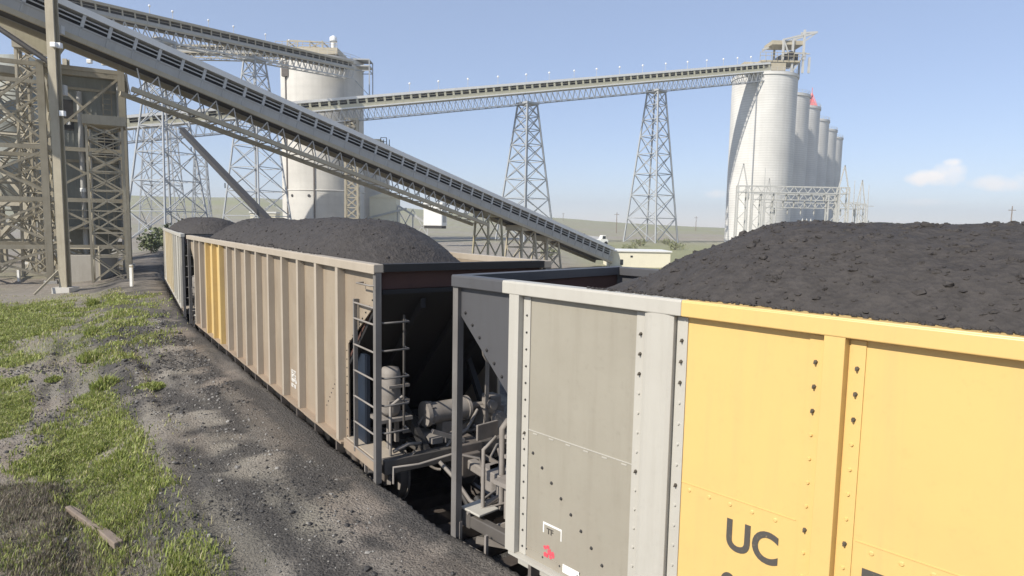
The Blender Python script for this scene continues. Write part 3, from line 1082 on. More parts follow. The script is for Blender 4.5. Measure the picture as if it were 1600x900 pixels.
# middle car: fourteen posts, two faded yellow bays
p2 = [(1.42 + i * (LC - 2.84) / 13, .12, 'car_tan_light' if not (9.9 < 1.42 + i * .98 < 12.6) else 'car_faded_yellow', False) for i in range(14)]
ya_, yb_ = p2[9][0], p2[11][0]
sh = [(1.25, ya_, 'car_tan'), (ya_, yb_, 'car_faded_yellow'), (yb_, LC - 1.25, 'car_tan')]
spec2 = dict(ys=1.470, label='middle hopper car, weathered tan ribbed side with faded yellow bays and a ladder', vis=-1, posts=p2, edge=1.25, rich=-1, rivets=False, ladder=True,
             sheets=sh, chord=[(0, LC, 'car_tan_light')], corner='car_tan', corner_far='car_tan', sill='car_tan')
car2, X2 = hopper(1, spec2)
mb = MB()
for q in (0, 1):
    s_, z_ = 1.28, 2.40
    for i in range(9):
        if q == 0: mb.bolt((X2(.2 + i * .12), 1.470, 3.30 - i * .098 - .03 + .03), (0, 1, 0), .016, .015, 6)
        else: mb.bolt((X2(1.62 + i * .075), 1.470, 1.98 - i * .085), (0, 1, 0), .013, .012, 6)
for z_ in np.arange(1.05, 2.4, .13):
    mb.bolt((X2(1.30), 1.470, float(z_)), (0, 1, 0), .013, .012, 6)
mb.build('rivet', M['steel_dark'], car2)
for z_, t_ in ((1.44, 'LD 217'), (1.36, 'LMT 22'), (1.28, 'NEW 06'), (1.18, 'BLT 98')):
    o = letter(car2, t_, 3.98 + .62, z_, .065, -1, mat=M['white'], offset=.002)
    o.matrix_local = Matrix(((1, 0, 0, X2(4.20)), (0, 0, 1, 1.474), (0, 1, 0, z_), (0, 0, 0, 1)))
    # reads left to right for a viewer on the left side
    o.matrix_local = Matrix(((-1, 0, 0, X2(4.20)), (0, 0, 1, 1.474), (0, 1, 0, z_), (0, 0, 0, 1)))

# far car: like the near one
p3 = [(.965, .15, 'car_pale', False), (2.595, .27, 'car_pale', True)]
s = 3.915
while s < LC - 3.2:
    p3.append((s, .145, 'car_far' if s > 6 else 'car_pale', False)); s += 1.385
p3 += [(LC - 2.595, .27, 'car_pale', True), (LC - .965, .15, 'car_pale', False)]
spec3 = dict(label='farthest hopper car with a pale grey side turning pale tan at its far half', vis=-1, posts=p3, edge=.93, rich=-1, rivets=False, ladder=False,
             sheets=[(.93, 6.6, 'car_pale'), (6.6, LC - .93, 'car_far')],
             chord=[(0, LC, 'car_pale')], corner='car_pale', corner_far='car_pale', sill='car_pale')
car3, X3 = hopper(2, spec3)


# ------------------------------------------------------------------ coal loads
def ico(r_):
    t = (1 + 5 ** .5) / 2
    v_ = np.array([(-1, t, 0), (1, t, 0), (-1, -t, 0), (1, -t, 0), (0, -1, t), (0, 1, t), (0, -1, -t), (0, 1, -t), (t, 0, -1), (t, 0, 1), (-t, 0, -1), (-t, 0, 1)]) / 1.902
    f_ = np.array([(0, 11, 5), (0, 5, 1), (0, 1, 7), (0, 7, 10), (0, 10, 11), (1, 5, 9), (5, 11, 4), (11, 10, 2), (10, 7, 6), (7, 1, 8), (3, 9, 4), (3, 4, 2), (3, 2, 6), (3, 6, 8), (3, 8, 9), (4, 9, 5), (2, 4, 11), (6, 2, 10), (8, 6, 7), (9, 8, 1)])
    return v_ * r_, f_


ICO_V, ICO_F = ico(1.0)


def lumps(P, S, flat=.75):
    """arrays of irregular stones at P with sizes S -> verts, tri faces"""
    n = len(P)
    V = np.repeat(ICO_V[None], n, 0) * (1 + rng.uniform(-.3, .3, (n, 12, 1)))
    ang = rng.uniform(0, 6.28, n)
    ca_, sa_ = np.cos(ang)[:, None], np.sin(ang)[:, None]
    x_, y_, z_ = V[..., 0] * rng.uniform(.7, 1.4, (n, 1)), V[..., 1], V[..., 2] * flat
    V = np.stack([x_ * ca_ - y_ * sa_, x_ * sa_ + y_ * ca_, z_], -1) * S[:, None, None] + P[:, None, :]
    Fc = (ICO_F[None] + (np.arange(n) * 12)[:, None, None]).reshape(-1, 3)
    return V.reshape(-1, 3), Fc


def coal_heap(k, crest, step, nl, label, vis):
    c, h = CAR[k]
    xs = np.arange(-LC / 2 + 1.0, LC / 2 - 1.0 + 1e-6, step)
    ys = np.arange(-1.415, 1.4151, step * .9)
    Xg, Yg = np.meshgrid(xs, ys)

    def hz(x, y):
        ce, sa_ = 3.3, 2.0
        wob = (fbm(x / 1.2 + k * 9, y * 0 + 3, 3, 3) - .5) * .8
        over = np.maximum(0, np.abs(x) - (LC / 2 - ce - wob))
        r_ = np.sqrt((over / sa_) ** 2 + (y / 1.5) ** 2)
        z = 3.60 + (crest - 3.60) * (1 - np.where(r_ < 1, r_ ** 2.1, 1 + 1.9 * (r_ - 1)))
        z = z + (fbm(x / .8 + 7 * k, y / .8, 5, 5) - .5) * .10 + (fbm(x / .12, y / .12, 9 + k, 3) - .5) * .035
        z = z + (fbm(x / 2.6 + k * 31, y / 5 + 2, 15, 2) - .5) * .09 * (r_ < 1.3)
        return np.where(np.abs(y) > 1.38, np.minimum(z, 3.66), z)
    Zg = hz(Xg, Yg)
    V = np.stack([Xg.ravel(), Yg.ravel(), Zg.ravel()], 1)
    ny_, nx_ = Xg.shape
    ix = np.arange(ny_ * nx_).reshape(ny_, nx_)
    Fq = np.stack([ix[:-1, :-1].ravel(), ix[:-1, 1:].ravel(), ix[1:, 1:].ravel(), ix[1:, :-1].ravel()], 1)
    T = np.concatenate([Fq[:, [0, 1, 2]], Fq[:, [0, 2, 3]]])
    lx, ly = rng.uniform(xs[0] + .6, xs[-1] - .6, nl), rng.uniform(-1.36, 1.40, nl)
    ls = np.clip(rng.lognormal(-4.5, .55, nl), .006, .042)
    lz = hz(lx, ly) - ls * .1
    m_ = nl // 6                   # crumbs along the near chord
    lx[:m_] = rng.uniform(xs[0] + 1.6, xs[-1] - .8, m_); ly[:m_] = rng.uniform(1.42, 1.53, m_); lz[:m_] = 3.705; ls[:m_] = rng.uniform(.006, .02, m_)
    LV, LF = lumps(np.stack([lx, ly, lz], 1), ls)
    V2 = np.concatenate([V, LV]); F2 = np.concatenate([T, LF + len(V)])
    o = mesh_np('coal_heap', V2, F2, M['coal'], None, True)
    sm = np.concatenate([np.ones(len(T), bool), np.zeros(len(LF), bool)])
    o.data.polygons.foreach_set('use_smooth', sm)
    o.location = (c.x, c.y, 0); o.rotation_euler = (0, 0, math.pi / 2 - h); o.scale = (1, .9, 1)
    tag(o, label, 'coal heap', 'coal heaped in the hopper cars')


coal_heap(0, 4.31, .03, 9000, 'black coal heaped in the nearest car, the yellow and grey one', 1)
coal_heap(1, 4.27, .06, 2200, 'black coal heaped in the tan middle car with the ladder', -1)
coal_heap(2, 4.27, .08, 800, 'black coal heaped in the farthest pale car beside the steel tower', -1)


# ------------------------------------------------------------------ conveyor galleries
def gallery(label, A, B, w, H, bay, truss_h, group, mats, near=-1, truss_range=None, web=None, leg=.22, pipes=True, rails=2, strip_post=.22):
    """A,B on the roof centre line. H = (roof, opening, fascia, flange) heights"""
    A, B = Vector(A), Vector(B)
    t = (B - A).normalized(); L = (B - A).length
    sd = t.cross(Vector((0, 0, 1))).normalized(); up = sd.cross(t)
    # local frame: X along, Y = -sd (left of travel), Z up
    mm = Matrix((t, -sd, up)).transposed().to_4x4(); mm.translation = A
    root = empty('conveyor_gallery', label, 'conveyor', group=group, mat4=mm)
    hr, ho, hf, hb = H
    y = w / 2
    mb = MB()
    mb.prism([(-y - .12, -hr * .9), (-y - .12, -hr * .12), (-y * .5, -.0), (y * .5, -.0), (y + .12, -hr * .12), (y + .12, -hr * .9)], 'x', 0, L)
    mb.build('roof', M[mats['roof']], root)
    z1 = -hr * .9
    z2 = z1 - ho
    z3 = z2 - hf
    z4 = z3 - hb
    n = int(L / bay)
    for i in range(n + 1):
        x = min(L - .05, i * bay + .06)
        mb = MB()
        mb.box(x - strip_post / 2, x + strip_post / 2, near * y - .05, near * y + .05, z2 + .002, z1 - .002)
        mb.build('side_post', M[mats['post']], root)
    mb = MB()
    for i in range(n + 1):
        x = min(L - .05, i * bay + .06)
        mb.box(x - .08, x + .08, -near * y - .05, -near * y + .05, z2 + .002, z1 - .002)
    tag(mb.build('side_post', M[mats['post']], root), kind='stuff')
    mb = MB()
    for k in range(1, rails + 1):
        zz = z2 + ho * k / (rails + 1)
        for s in (-1, 1):
            mb.box(0, L, s * y - .02, s * y + .02, zz - .03, zz + .03)
    mb.build('handrail', M[mats['post']], root)
    mb = MB()
    mb.box(0, L, -y * .62, y * .62, z2 + ho * .12, z2 + ho * .78)
    mb.build('belt', M['belt'], root)
    for s in (-1, 1):
        mb = MB()
        mb.box(0, L, s * y - .06, s * y + .06, z3, z2)
        x = 0
        while x < L:
            mb.box(x, x + .10, s * (y + .06) - .03, s * (y + .06) + .03, z3 + .02, z2 - .02); x += bay
        mb.box(0, L, s * (y + .06) - .03, s * (y + .06) + .04, z2 - .10, z2 - .003)
        mb.build('side_fascia', M[mats['fascia']], root)
        mb = MB()
        mb.box(0, L, s * (y + .04) - .09, s * (y + .04) + .09, z4, z3 - .004)
        mb.build('bottom_flange', M[mats['flange']], root)
    mb = MB(); mb.box(0, L, -y + .06, y - .06, z3 + .05, z3 + .2); mb.build('floor', M['steel_dark'], root)
    if truss_h:
        x0, x1 = truss_range or (0, L)
        web = web or truss_h
        ch = MB()
        np_ = max(2, int((x1 - x0) / web))
        for s in (-1, 1):
            mb = MB()
            ch.bar((x0, s * y, z4 - truss_h), (x1, s * y, z4 - truss_h), leg * 1.25, leg * 1.25)
            for i in range(np_):
                xa, xb = x0 + (x1 - x0) * i / np_, x0 + (x1 - x0) * (i + 1) / np_
                xm = (xa + xb) / 2
                mb.bar((xa, s * y, z4), (xm, s * y, z4 - truss_h), leg * .6)
                mb.bar((xm, s * y, z4 - truss_h), (xb, s * y, z4), leg * .6)
                if i % 2 == 0 and s > 0:
                    mb.bar((xm, -y, z4 - truss_h), (xm, y, z4 - truss_h), leg * .55)
                    mb.bar((xa, -y, z4 - truss_h), (xm, y, z4 - truss_h), leg * .4)
            mb.build('truss_web', M[mats['truss']], root)
        ch.build('truss_chord', M[mats['truss']], root)
    return root, mm, L, z4


def tower(label, cx, cy, z0, z1, wb, wt, levels, group, mat='steel_blue', leg=.34, br=.18, rz=0.0, cap=True, name='lattice_tower', cat='lattice tower', horiz=True, depth=None):
    root = empty(name, label, cat, (cx, cy, z0), rz, group)
    h = z1 - z0
    dr = depth or 1.0
    def P(ix, iy, t):
        w = (wb + (wt - wb) * t) / 2
        return Vector((ix * w, iy * w * dr, h * t))
    for ix in (-1, 1):
        for iy in (-1, 1):
            mb = MB(); mb.bar(P(ix, iy, 0), P(ix, iy, 1), leg)
            mb.build('leg', M[mat], root)
    ts = [0]
    for i in range(levels):
        ts.append(ts[-1] + (1.0 - .55 * i / levels))
    ts = [q / ts[-1] for q in ts]
    faces = [((-1, -1), (1, -1)), ((1, -1), (1, 1)), ((1, 1), (-1, 1)), ((-1, 1), (-1, -1))]
    for a, b_ in faces:
        mb = MB()
        for i in range(levels):
            t0, t1 = ts[i], ts[i + 1]
            mb.bar(P(*a, t0), P(*b_, t1), br); mb.bar(P(*b_, t0), P(*a, t1), br)
            if horiz or i == levels - 1: mb.bar(P(*a, t1), P(*b_, t1), br * 1.1)
        mb.build('cross_bracing', M[mat], root)
    if cap:
        mb = MB()
        mb.box(-wt * .6, wt * .6, -wt * .6 * dr, wt * .6 * dr, h, h + .5)
        mb.build('cap_beam', M[mat], root)
    return root


HA = (.42, .66, .56, .26)
A0, A2 = at(130, 22, 36.2), at(947, 386, 72.5)
dA = (A2 - A0)
Abeg = A0 - dA * .30
gA, mA, LA, zA = gallery('long near conveyor gallery sloping down from the steel tower to the cream shed', Abeg, A2, 2.2, HA, 1.27, 0, 'conveyor galleries',
                         dict(roof='white_roof', post='steel_grey', fascia='fascia', flange='steel_tan', truss='steel_tan'), near=-1, rails=2, strip_post=.16)


def on_A(t): return A0 + dA * t


# underslung truss of conveyor A
ta, tb = on_A(.055), on_A(.62)
mb = MB(); mc = MB(); mdk = MB()
tt = dA.normalized(); sA = tt.cross(Vector((0, 0, 1))).normalized(); uA = sA.cross(tt)
n_ = 26
for s in (-1, 1):
    o0 = sA * (s * 1.0)
    a = ta + o0 + uA * (zA - .05); b_ = tb + o0 + uA * (zA - .05)
    a2 = ta + o0 + uA * (zA - 1.28); b2 = tb + o0 + uA * (zA - 1.0)
    mc.bar(a2, b2, .24, .26)
    if s > 0: mbL, mb = mb, MB()
    for i in range(n_):
        q0, q1 = i / n_, (i + 1) / n_
        qm = (q0 + q1) / 2
        mb.bar(a.lerp(b_, q0), a2.lerp(b2, qm), .055); mb.bar(a2.lerp(b2, qm), a.lerp(b_, q1), .055)
for i in range(n_):
    q = (i + .5) / n_
    mdk.bar((ta + uA * (zA - 1.28) - sA).lerp(tb + uA * (zA - 1.0) - sA, q), (ta + uA * (zA - 1.28) + sA).lerp(tb + uA * (zA - 1.0) + sA, q), .07)
iv = mA.inverted()
for mm_, nm, mt_ in ((mc, 'truss_chord', 'steel_tan'), (mb, 'truss_web', 'steel_grey'), (mbL, 'truss_web', 'steel_grey'), (mdk, 'truss_cross_member', 'steel_tan')):
    mm_.v = [tuple(iv @ Vector(q)) for q in mm_.v]
    mm_.build(nm, M[mt_], gA)

# bents under conveyor A
for t_, lab, wd in ((.635, 'short dark braced bent where the underslung truss of the near conveyor ends', 1.6), (.725, 'pair of slim braced legs under the near conveyor, left of the leaning bent', 1.8),
                    (.80, 'braced bent with a raking leg under the lower half of the near conveyor', 1.7)):
    p = on_A(t_) + uA * zA
    g_ = gz(p.x, p.y)
    tower(lab, p.x, p.y, g_, p.z - .06, wd + .5, wd, 2, 'bents under the near conveyor', 'steel_tan' if t_ > .7 else 'fascia_tan', .15, .08, math.atan2(tt.y, tt.x), True, 'support_bent', 'support bent')

# conveyor B: to the silos on the right
B0, Bk = at(1198, 98, 203), at(0, 200, 128)
B1m = at(570, 150, 156)
dB = (B0 - B1m)
Bs = B1m - dB * .70
HB = (.75, 1.05, .75, .30)
gB, mB, LB, zB = gallery('high conveyor gallery running across the sky to the round silos on the right', Bs, B0, 2.8, HB, 2.15, 2.6, 'conveyor galleries',
                         dict(roof='white_roof', post='b_tan', fascia='b_tan', flange='white_roof', truss='steel_blue'), near=-1, web=1.7, leg=.17, rails=1, strip_post=.5)


def on_line(P0, P1, px):
    """point of segment P0-P1 seen in pixel column px"""
    lo, hi = -1.0, 2.0
    def col_(t):
        v_ = P0.lerp(P1, t) - Vector((0, 0, HC))
        return 800 + F_PX * v_.dot(rt) / v_.dot(fwd) - px
    f0 = col_(lo)
    for _ in range(60):
        mi = (lo + hi) / 2
        if (col_(mi) > 0) == (f0 > 0): lo = mi
        else: hi = mi
    return P0.lerp(P1, lo)


rzB = math.atan2(dB.y, dB.x)
for px, lab, wb, wt in ((825, 'tall lattice tower under the high conveyor, left one of the pair against open sky', 11.0, 3.6), (1027, 'tall lattice tower under the high conveyor, right one of the pair nearest the round silos', 11.0, 3.6)):
    p = on_line(Bs, B0, px)
    g_ = gz(p.x, p.y)
    tower(lab, p.x, p.y, g_, p.z + zB - 2.9, wb, wt, 8, 'lattice towers under the high conveyor', 'steel_blue', .36, .17, rzB + .35)
p = on_line(Bs, B0, 549)
tower('narrow pale lattice column under the high conveyor in front of the left silo', p.x, p.y, gz(p.x, p.y), p.z + zB - 2.7, 2.9, 2.7, 14, None, 'steel_tan', .45, .22, .15)

# conveyor C: comes from the upper left down to the left silo
SL = at(504, 100, 170)
SLR = 10.2
C0 = at(130, 0, 100)
C1 = at(545, 96, 162)
dC = C1 - C0
HCc = (.55, .85, .5, .3)
gC, mC, LC_, zC = gallery('upper conveyor gallery leading from the top left corner to the left silo', C0 - dC * .12, C1, 2.6, HCc, 2.2, 1.9, 'conveyor galleries',
                          dict(roof='steel_tan', post='steel_tan', fascia='fascia', flange='steel_tan', truss='steel_grey'), near=-1, web=1.9, leg=.2, rails=1, strip_post=.25)
# conveyor D behind it
D0, D1 = at(250, 70, 178), at(500, 76, 184)
gD, mD, LD, zD = gallery('distant level conveyor gallery seen beneath the upper one, left of the left silo', D0, D1, 2.8, (.6, .8, .6, .3), 2.4, 1.2, 'conveyor galleries',
                         dict(roof='steel_tan', post='steel_tan', fascia='fascia', flange='steel_tan', truss='steel_tan'), near=-1, web=1.9, leg=.2, rails=1)
# towers of conveyors C and D
for px, lab, wb, wt, lv in ((252, 'broad lattice trestle beneath the upper conveyor, just right of the steel tower', 9.6, 2.6, 8), (397, 'lattice tower beneath the upper conveyor, left of the left silo', 10.0, 2.8, 9)):
    p = on_line(C0, C1, px)
    tower(lab, p.x, p.y, gz(p.x, p.y), p.z + zC - 1.95, wb, wt, lv, 'lattice towers of the upper conveyor', 'steel_blue', .26, .13, math.atan2(dC.y, dC.x))
p = at(246, 70, 178)
tower('faint far lattice tower carrying the left end of the level conveyor', p.x, p.y, gz(p.x, p.y), p.z + zD - 1.2, 9.5, 4, 9, None, 'steel_blue', .3, .16, .2)
p = at(313, 243, 240)
tower('thin distant lattice mast standing alone between two broad trestles', p.x, p.y, gz(p.x, p.y), p.z, 6.2, 3.6, 5, None, 'steel_blue', .4, .22, .3, False)
# transfer hood over the left end of D
r_ = empty('transfer_hood', 'tan rounded hood at the left end of the level conveyor', 'transfer hood', (D0.x, D0.y, D0.z - 1.5))
mb = MB(); mb.lathe(0, 0, [(0, 3.4), (1.6, 3.2), (2.9, 2.4), (3.4, 1.2), (3.4, -1.0), (0, -1.0)], 20)
mb.build('shell', M['steel_tan'], r_)
mb = MB(); mb.lathe(0, 0, [(3.45, -1.0), (3.6, -1.0), (3.6, -1.5), (0, -1.5)], 20); mb.build('base_ring', M['steel_dark'], r_)

# inclined chute E; its shade is put into the dark steel colour
E0, E1 = at(284, 204, 92), at(412, 338, 74)
r_ = empty('inclined_chute', 'dark enclosed chute sloping down to the right between lattice trestles', 'chute', E0)
mb = MB(); dE = E1 + (E1 - E0) * .25 - E0
mb.bar((0, 0, 0), dE, .62, .6); mb.build('casing', M['steel_dark'], r_)
mb = MB(); mb.bar((0, 0, .36), dE + Vector((0, 0, .36)), .8, .08); mb.build('cover', M['steel_dark'], r_)
mb = MB()
for q in (.15, .5, .85):
    mb.bar(dE * q + Vector((-.5, 0, -.4)), dE * q + Vector((-.5, 0, -1.0)), .1); mb.bar(dE * q + Vector((.5, 0, -.4)), dE * q + Vector((.5, 0, -1.0)), .1)
mb.build('hanger', M['steel_dark'], r_)

# lamps along the galleries
def lamp(P, h, group, label, r_=.22, arm=0):
    o = empty('walkway_lamp', label, 'lamp', P, 0, group)
    mb = MB(); mb.cyl((0, 0, 0), (0, 0, h), .05, 6)
    mb.build('pole', M['steel_grey'], o)
    mb = MB(); mb.lathe(arm, 0, [(0, h + r_ * 1.2), (r_ * .7, h + r_ * .9), (r_, h + r_ * .2), (r_ * .8, h - r_ * .5), (0, h - r_ * .6)], 10)
    mb.build('lamp_head', M['lamp_white'], o)


for px in (640, 685, 731, 778, 822, 858, 897, 932, 968, 1004, 1040, 1074, 1104, 1130, 1152, 1173):
    lamp(on_line(Bs, B0, px), 2.0, 'lamps along the high conveyor', 'white lamp on a short pole along the roof of the high conveyor', .28)
for px in (234, 270, 326, 365, 415, 452):
    lamp(on_line(C0, C1, px), 1.5, 'lamps along the upper conveyor', 'white lamp on a short pole along the roof of the upper conveyor', .2)
lamp(on_line(A0, A2, 630), 1.25, None, 'white globe lamp on the near conveyor roof right of the left silo', .19)
lamp(on_line(A0, A2, 706), 1.0, None, 'white globe lamp lower down the near conveyor roof, above the lowest bents', .19)
for px, lab in ((398, 'white lamp on the near conveyor roof in front of the left lattice tower'), (297, 'white lamp on the near conveyor roof below the level conveyor')):
    lamp(on_line(A0, A2, px), .8, None, lab, .12)


# ------------------------------------------------------------------ silos
def silo(label, cx, cy, z0, z1, r_, group, ring=2.3, name='concrete_silo', mat='concrete'):
    root = empty(name, label, 'silo', (cx, cy, z0), 0, group)
    h = z1 - z0
    prof = [(r_, 0), (r_, h - 1.0)]
    mb = MB(); mb.lathe(0, 0, prof, 96, True); mb.build('shell', M[mat], root)
    mb = MB(); mb.lathe(0, 0, [(r_ + .02, h - .99), (r_ + .28, h - .95), (r_ + .28, h), (r_ + .0, h + .02), (0, h + .5)], 96, False)
    mb.build('roof_slab', M[mat], root)
    mb = MB()
    for zz in (h + .55, h + 1.1):
        mb.tube([(math.cos(2 * math.pi * k / 32) * (r_ + .1), math.sin(2 * math.pi * k / 32) * (r_ + .1), zz) for k in range(33)], .045, 4, False)
    for k in range(32):
        a = 2 * math.pi * k / 32
        mb.bar((math.cos(a) * (r_ + .1), math.sin(a) * (r_ + .1), h), (math.cos(a) * (r_ + .1), math.sin(a) * (r_ + .1), h + 1.1), .07)
    mb.build('roof_railing', M['steel_grey'], root)
    return root


ST = at(1195, 122, 210)
SR = 9.75
s_front = silo('front silo of the right-hand row, with the conveyor headhouse on top', ST.x, ST.y, gz(ST.x, ST.y), ST.z, SR, 'row of tall round silos')
mb = MB(); mb.bar((-SR * .55, -SR * .86, 0), (-SR * .55, -SR * .86, ST.z - 1), .25); mb.build('downpipe', M['steel_blue'], s_front)
labs = ['second silo of the right-hand row, directly behind the front one', 'third silo of the right-hand row, below the red derrick', 'fourth silo of the right-hand row', 'fifth silo of the right-hand row, next to last', 'last and farthest silo of the right-hand row']
sil_c = []
for (px, py), lab in zip(((1266, 150), (1282, 169), (1296, 189), (1308, 204), (1317, 216)), labs):
    r0 = fwd + rt * ((px - 800) / F_PX) - upv * ((py - 450) / F_PX)
    P = Vector((0, 0, HC)) + r0 * ((ST.z - HC) / r0.z)
    cx, cy = P.x - SR * .93, P.y + SR * .36
    silo(lab, cx, cy, gz(cx, cy), ST.z, SR, 'row of tall round silos')
    sil_c.append((cx, cy))
# red derrick on the second silo
cx, cy = sil_c[1]
pz = at(1268, 160, cy)
r_ = empty('red_derrick', 'pointed red derrick standing on the silos behind the front one', 'derrick', (pz.x, cy, ST.z + .3))
mb = MB()
for sx in (-1, 1):
    for sy in (-1, 1):
        mb.bar((sx * 1.9, sy * 1.9, 0), (0, 0, 6.2), .25)
mb.build('frame', M['red'], r_)
mb = MB(); mb.add([(-1.75, -1.75, .3), (1.75, -1.75, .3), (0, 0, 5.0), (1.75, 1.75, .3), (-1.75, 1.75, .3)], [(0, 1, 2), (1, 3, 2), (3, 4, 2), (4, 0, 2)])
mb.build('cladding', M['red'], r_)
mb = MB(); mb.cyl((0, 0, 0), (0, 0, 8.2), .14, 8); mb.build('mast', M['red'], r_)

# headhouse on the front silo
hh_ = empty('headhouse', 'tan steel headhouse with a boom on top of the front silo', 'headhouse', (ST.x, ST.y - 4, ST.z))
k = 210 / F_PX
def hp(px, py, dy=0): return Vector(((px - 1195) * k, dy, (122 - py) * k * 1.02))
mb = MB(); mb.box(-9.5, 3.2, -4, 4, .6, 2.9); mb.box(-4.5, 7.5, -4.2, 4.2, 3.0, 3.5)
mb.build('transfer_housing', M['steel_tan'], hh_)
mb = MB()
for px in (1206, 1220, 1236, 1245):
    for dy in (-3.5, 3.5): mb.bar(hp(px, 122, dy), hp(px, 62 if px == 1236 else (75 if px < 1236 else 100), dy), .55)
mb.bar(hp(1206, 76, -3.5), hp(1220, 110, -3.5), .4); mb.bar(hp(1206, 76, -3.5), hp(1238, 68, -3.5), .5); mb.bar(hp(1206, 76, 3.5), hp(1238, 68, 3.5), .5)
mb.bar(hp(1206, 95, -3.5), hp(1245, 95, -3.5), .35); mb.bar(hp(1220, 122, -3.5), hp(1238, 95, -3.5), .35)
mb.build('frame', M['steel_grey'], hh_)
mb = MB(); mb.box(-1.0, 8.5, -3.2, 3.2, 8.4, 9.6); mb.build('upper_housing', M['steel_tan'], hh_)
mb = MB(); mb.cyl((4.5, -4.2, 5.2), (4.5, 4.2, 5.2), 1.1, 16); mb.box(2.6, 7.2, -3, 3, 3.6, 5.9); mb.build('drive_drum', M['steel_dark'], hh_)
mb = MB()
mb.bar(hp(1182, 86, 0), hp(1262, 60, 0), .55); mb.bar(hp(1182, 88, 0), hp(1206, 76, 0), .4); mb.bar(hp(1238, 62, 0), hp(1262, 60, 0), .5)
mb.bar(hp(1240, 76, 0), hp(1262, 60, 0), .35)
mb.build('boom', M['steel_grey'], hh_)
mb = MB()
for zz in (1.2, 2.2): mb.box(-5, 9, -4.6, -4.5, 3.5 + zz - .06, 3.5 + zz + .06)
for q in range(9): mb.box(-5 + q * 1.7, -4.88 + q * 1.7, -4.6, -4.5, 3.5, 5.7)
mb.build('railing', M['steel_tan'], hh_)

# left silo
sl = silo('big left silo with dark seams, crossed by the conveyor galleries', SL.x, SL.y, gz(SL.x, SL.y), SL.z, SLR, None, 7.0, 'concrete_silo', 'concrete_plain')
hL = SL.z - gz(SL.x, SL.y)
v0 = (Vector((0, 0, 0)) - Vector((SL.x, SL.y, 0))).normalized()
def sl_pt(px, z, out=.0):
    a = (px - 504) / 64.0
    rx = Vector((-v0.y, v0.x, 0))
    if rx.x < 0: rx = -rx
    n_ = rx * a + v0 * math.sqrt(max(0, 1 - a * a))
    return Vector((n_.x * (SLR + out), n_.y * (SLR + out), z)), n_
mb = MB()
for px, za, zb in ((450, 0, hL - 1.5), (490, 0, hL * .42)):
    a, n_ = sl_pt(px, za, .1); b_, _ = sl_pt(px, zb, .1); mb.bar(a, b_, .32, .3)
mb.build('downpipe', M['rust_steel'], sl)
mb = MB()
for px in (457, 482):
    a, n_ = sl_pt(px, 10.6); mb.cyl(a - n_ * .2, a + n_ * .12, .36, 14)
mb.build('port', M['steel_dark'], sl)
mb = MB(); mb.lathe(0, 0, [(SLR + .04, 11.8), (SLR + .16, 11.9), (SLR + .16, 12.1), (SLR + .04, 12.2)], 96); mb.build('band', M['concrete_plain'], sl)
a, n_ = sl_pt(450, hL - 3)
mb = MB(); mb.box(a.x - .8, a.x + .8, a.y - .9, a.y + .2, hL - 5, hL - 1.6); mb.build('junction_box', M['rust_steel'], sl)
# headhouse of the left silo
h2_ = empty('headhouse', 'low tan headhouse with railings and a white stack on the left silo', 'headhouse', (SL.x, SL.y, SL.z + .5))
mb = MB(); mb.box(-8.8, 6.0, -8.2, 2.5, 0, 1.5); mb.build('housing', M['steel_tan'], h2_)
mb = MB(); mb.box(-4.2, .6, -5, 1, 1.5, 2.5)
for x_ in (-6.5, -4, -1, 2):
    for y_ in (-7, 0): mb.bar((x_, y_, 1.5), (x_, y_, 3.4), .25)
for y_ in (-7, 0): mb.bar((-6.5, y_, 3.3), (2, y_, 3.0), .3); mb.bar((-6.5, y_, 1.7), (-4, y_, 3.2), .16); mb.bar((-1, y_, 1.7), (2, y_, 3.0), .16)
for x_ in (-6.5, -1, 2): mb.bar((x_, -7, 3.2), (x_, 0, 3.2), .22)
mb.build('upper_frame', M['steel_tan'], h2_)
mb = MB(); mb.cyl((4.6, -6.5, -.2), (4.6, -6.5, 3.6), .55, 14); mb.lathe(4.6, -6.5, [(.9, 3.4), (.9, 4.3), (0, 4.9)], 14); mb.build('white_stack', M['lamp_white'], h2_)
mb = MB()
for zz in (2.1, 2.7): mb.bar((-9, -8.3, zz), (6, -8.3, zz), .1)
for q in range(10): mb.bar((-9 + q * 1.66, -8.3, 1.5), (-9 + q * 1.66, -8.3, 2.7), .1)
mb.build('railing', M['steel_tan'], h2_)
# side platform frame of the left silo
pf = empty('side_platform', 'open steel platform frame on the upper right side of the left silo', 'platform', (SL.x + 8.6, SL.y - 2, SL.z))
mb = MB()
for x_ in (-1.0, 4.2):
    for y_ in (-2, 2): mb.bar((x_, y_, -9 if x_ > 0 else -4), (x_, y_, .4), .22)
for zz in (.3, -1.1, -2.3): mb.bar((-1, -2, zz), (4.2, -2, zz), .18); mb.bar((-1, 2, zz), (4.2, 2, zz), .18); mb.bar((4.2, -2, zz), (4.2, 2, zz), .18)
mb.bar((-1, -2, -3), (4.2, -2, -8.5), .16)
mb.build('frame', M['steel_blue'], pf)
mb = MB(); mb.box(-1, 4.2, -2.1, 2.1, -1.3, -1.16); mb.box(-1, 4.2, -2.1, 2.1, .42, .52); mb.build('deck', M['steel_grey'], pf)

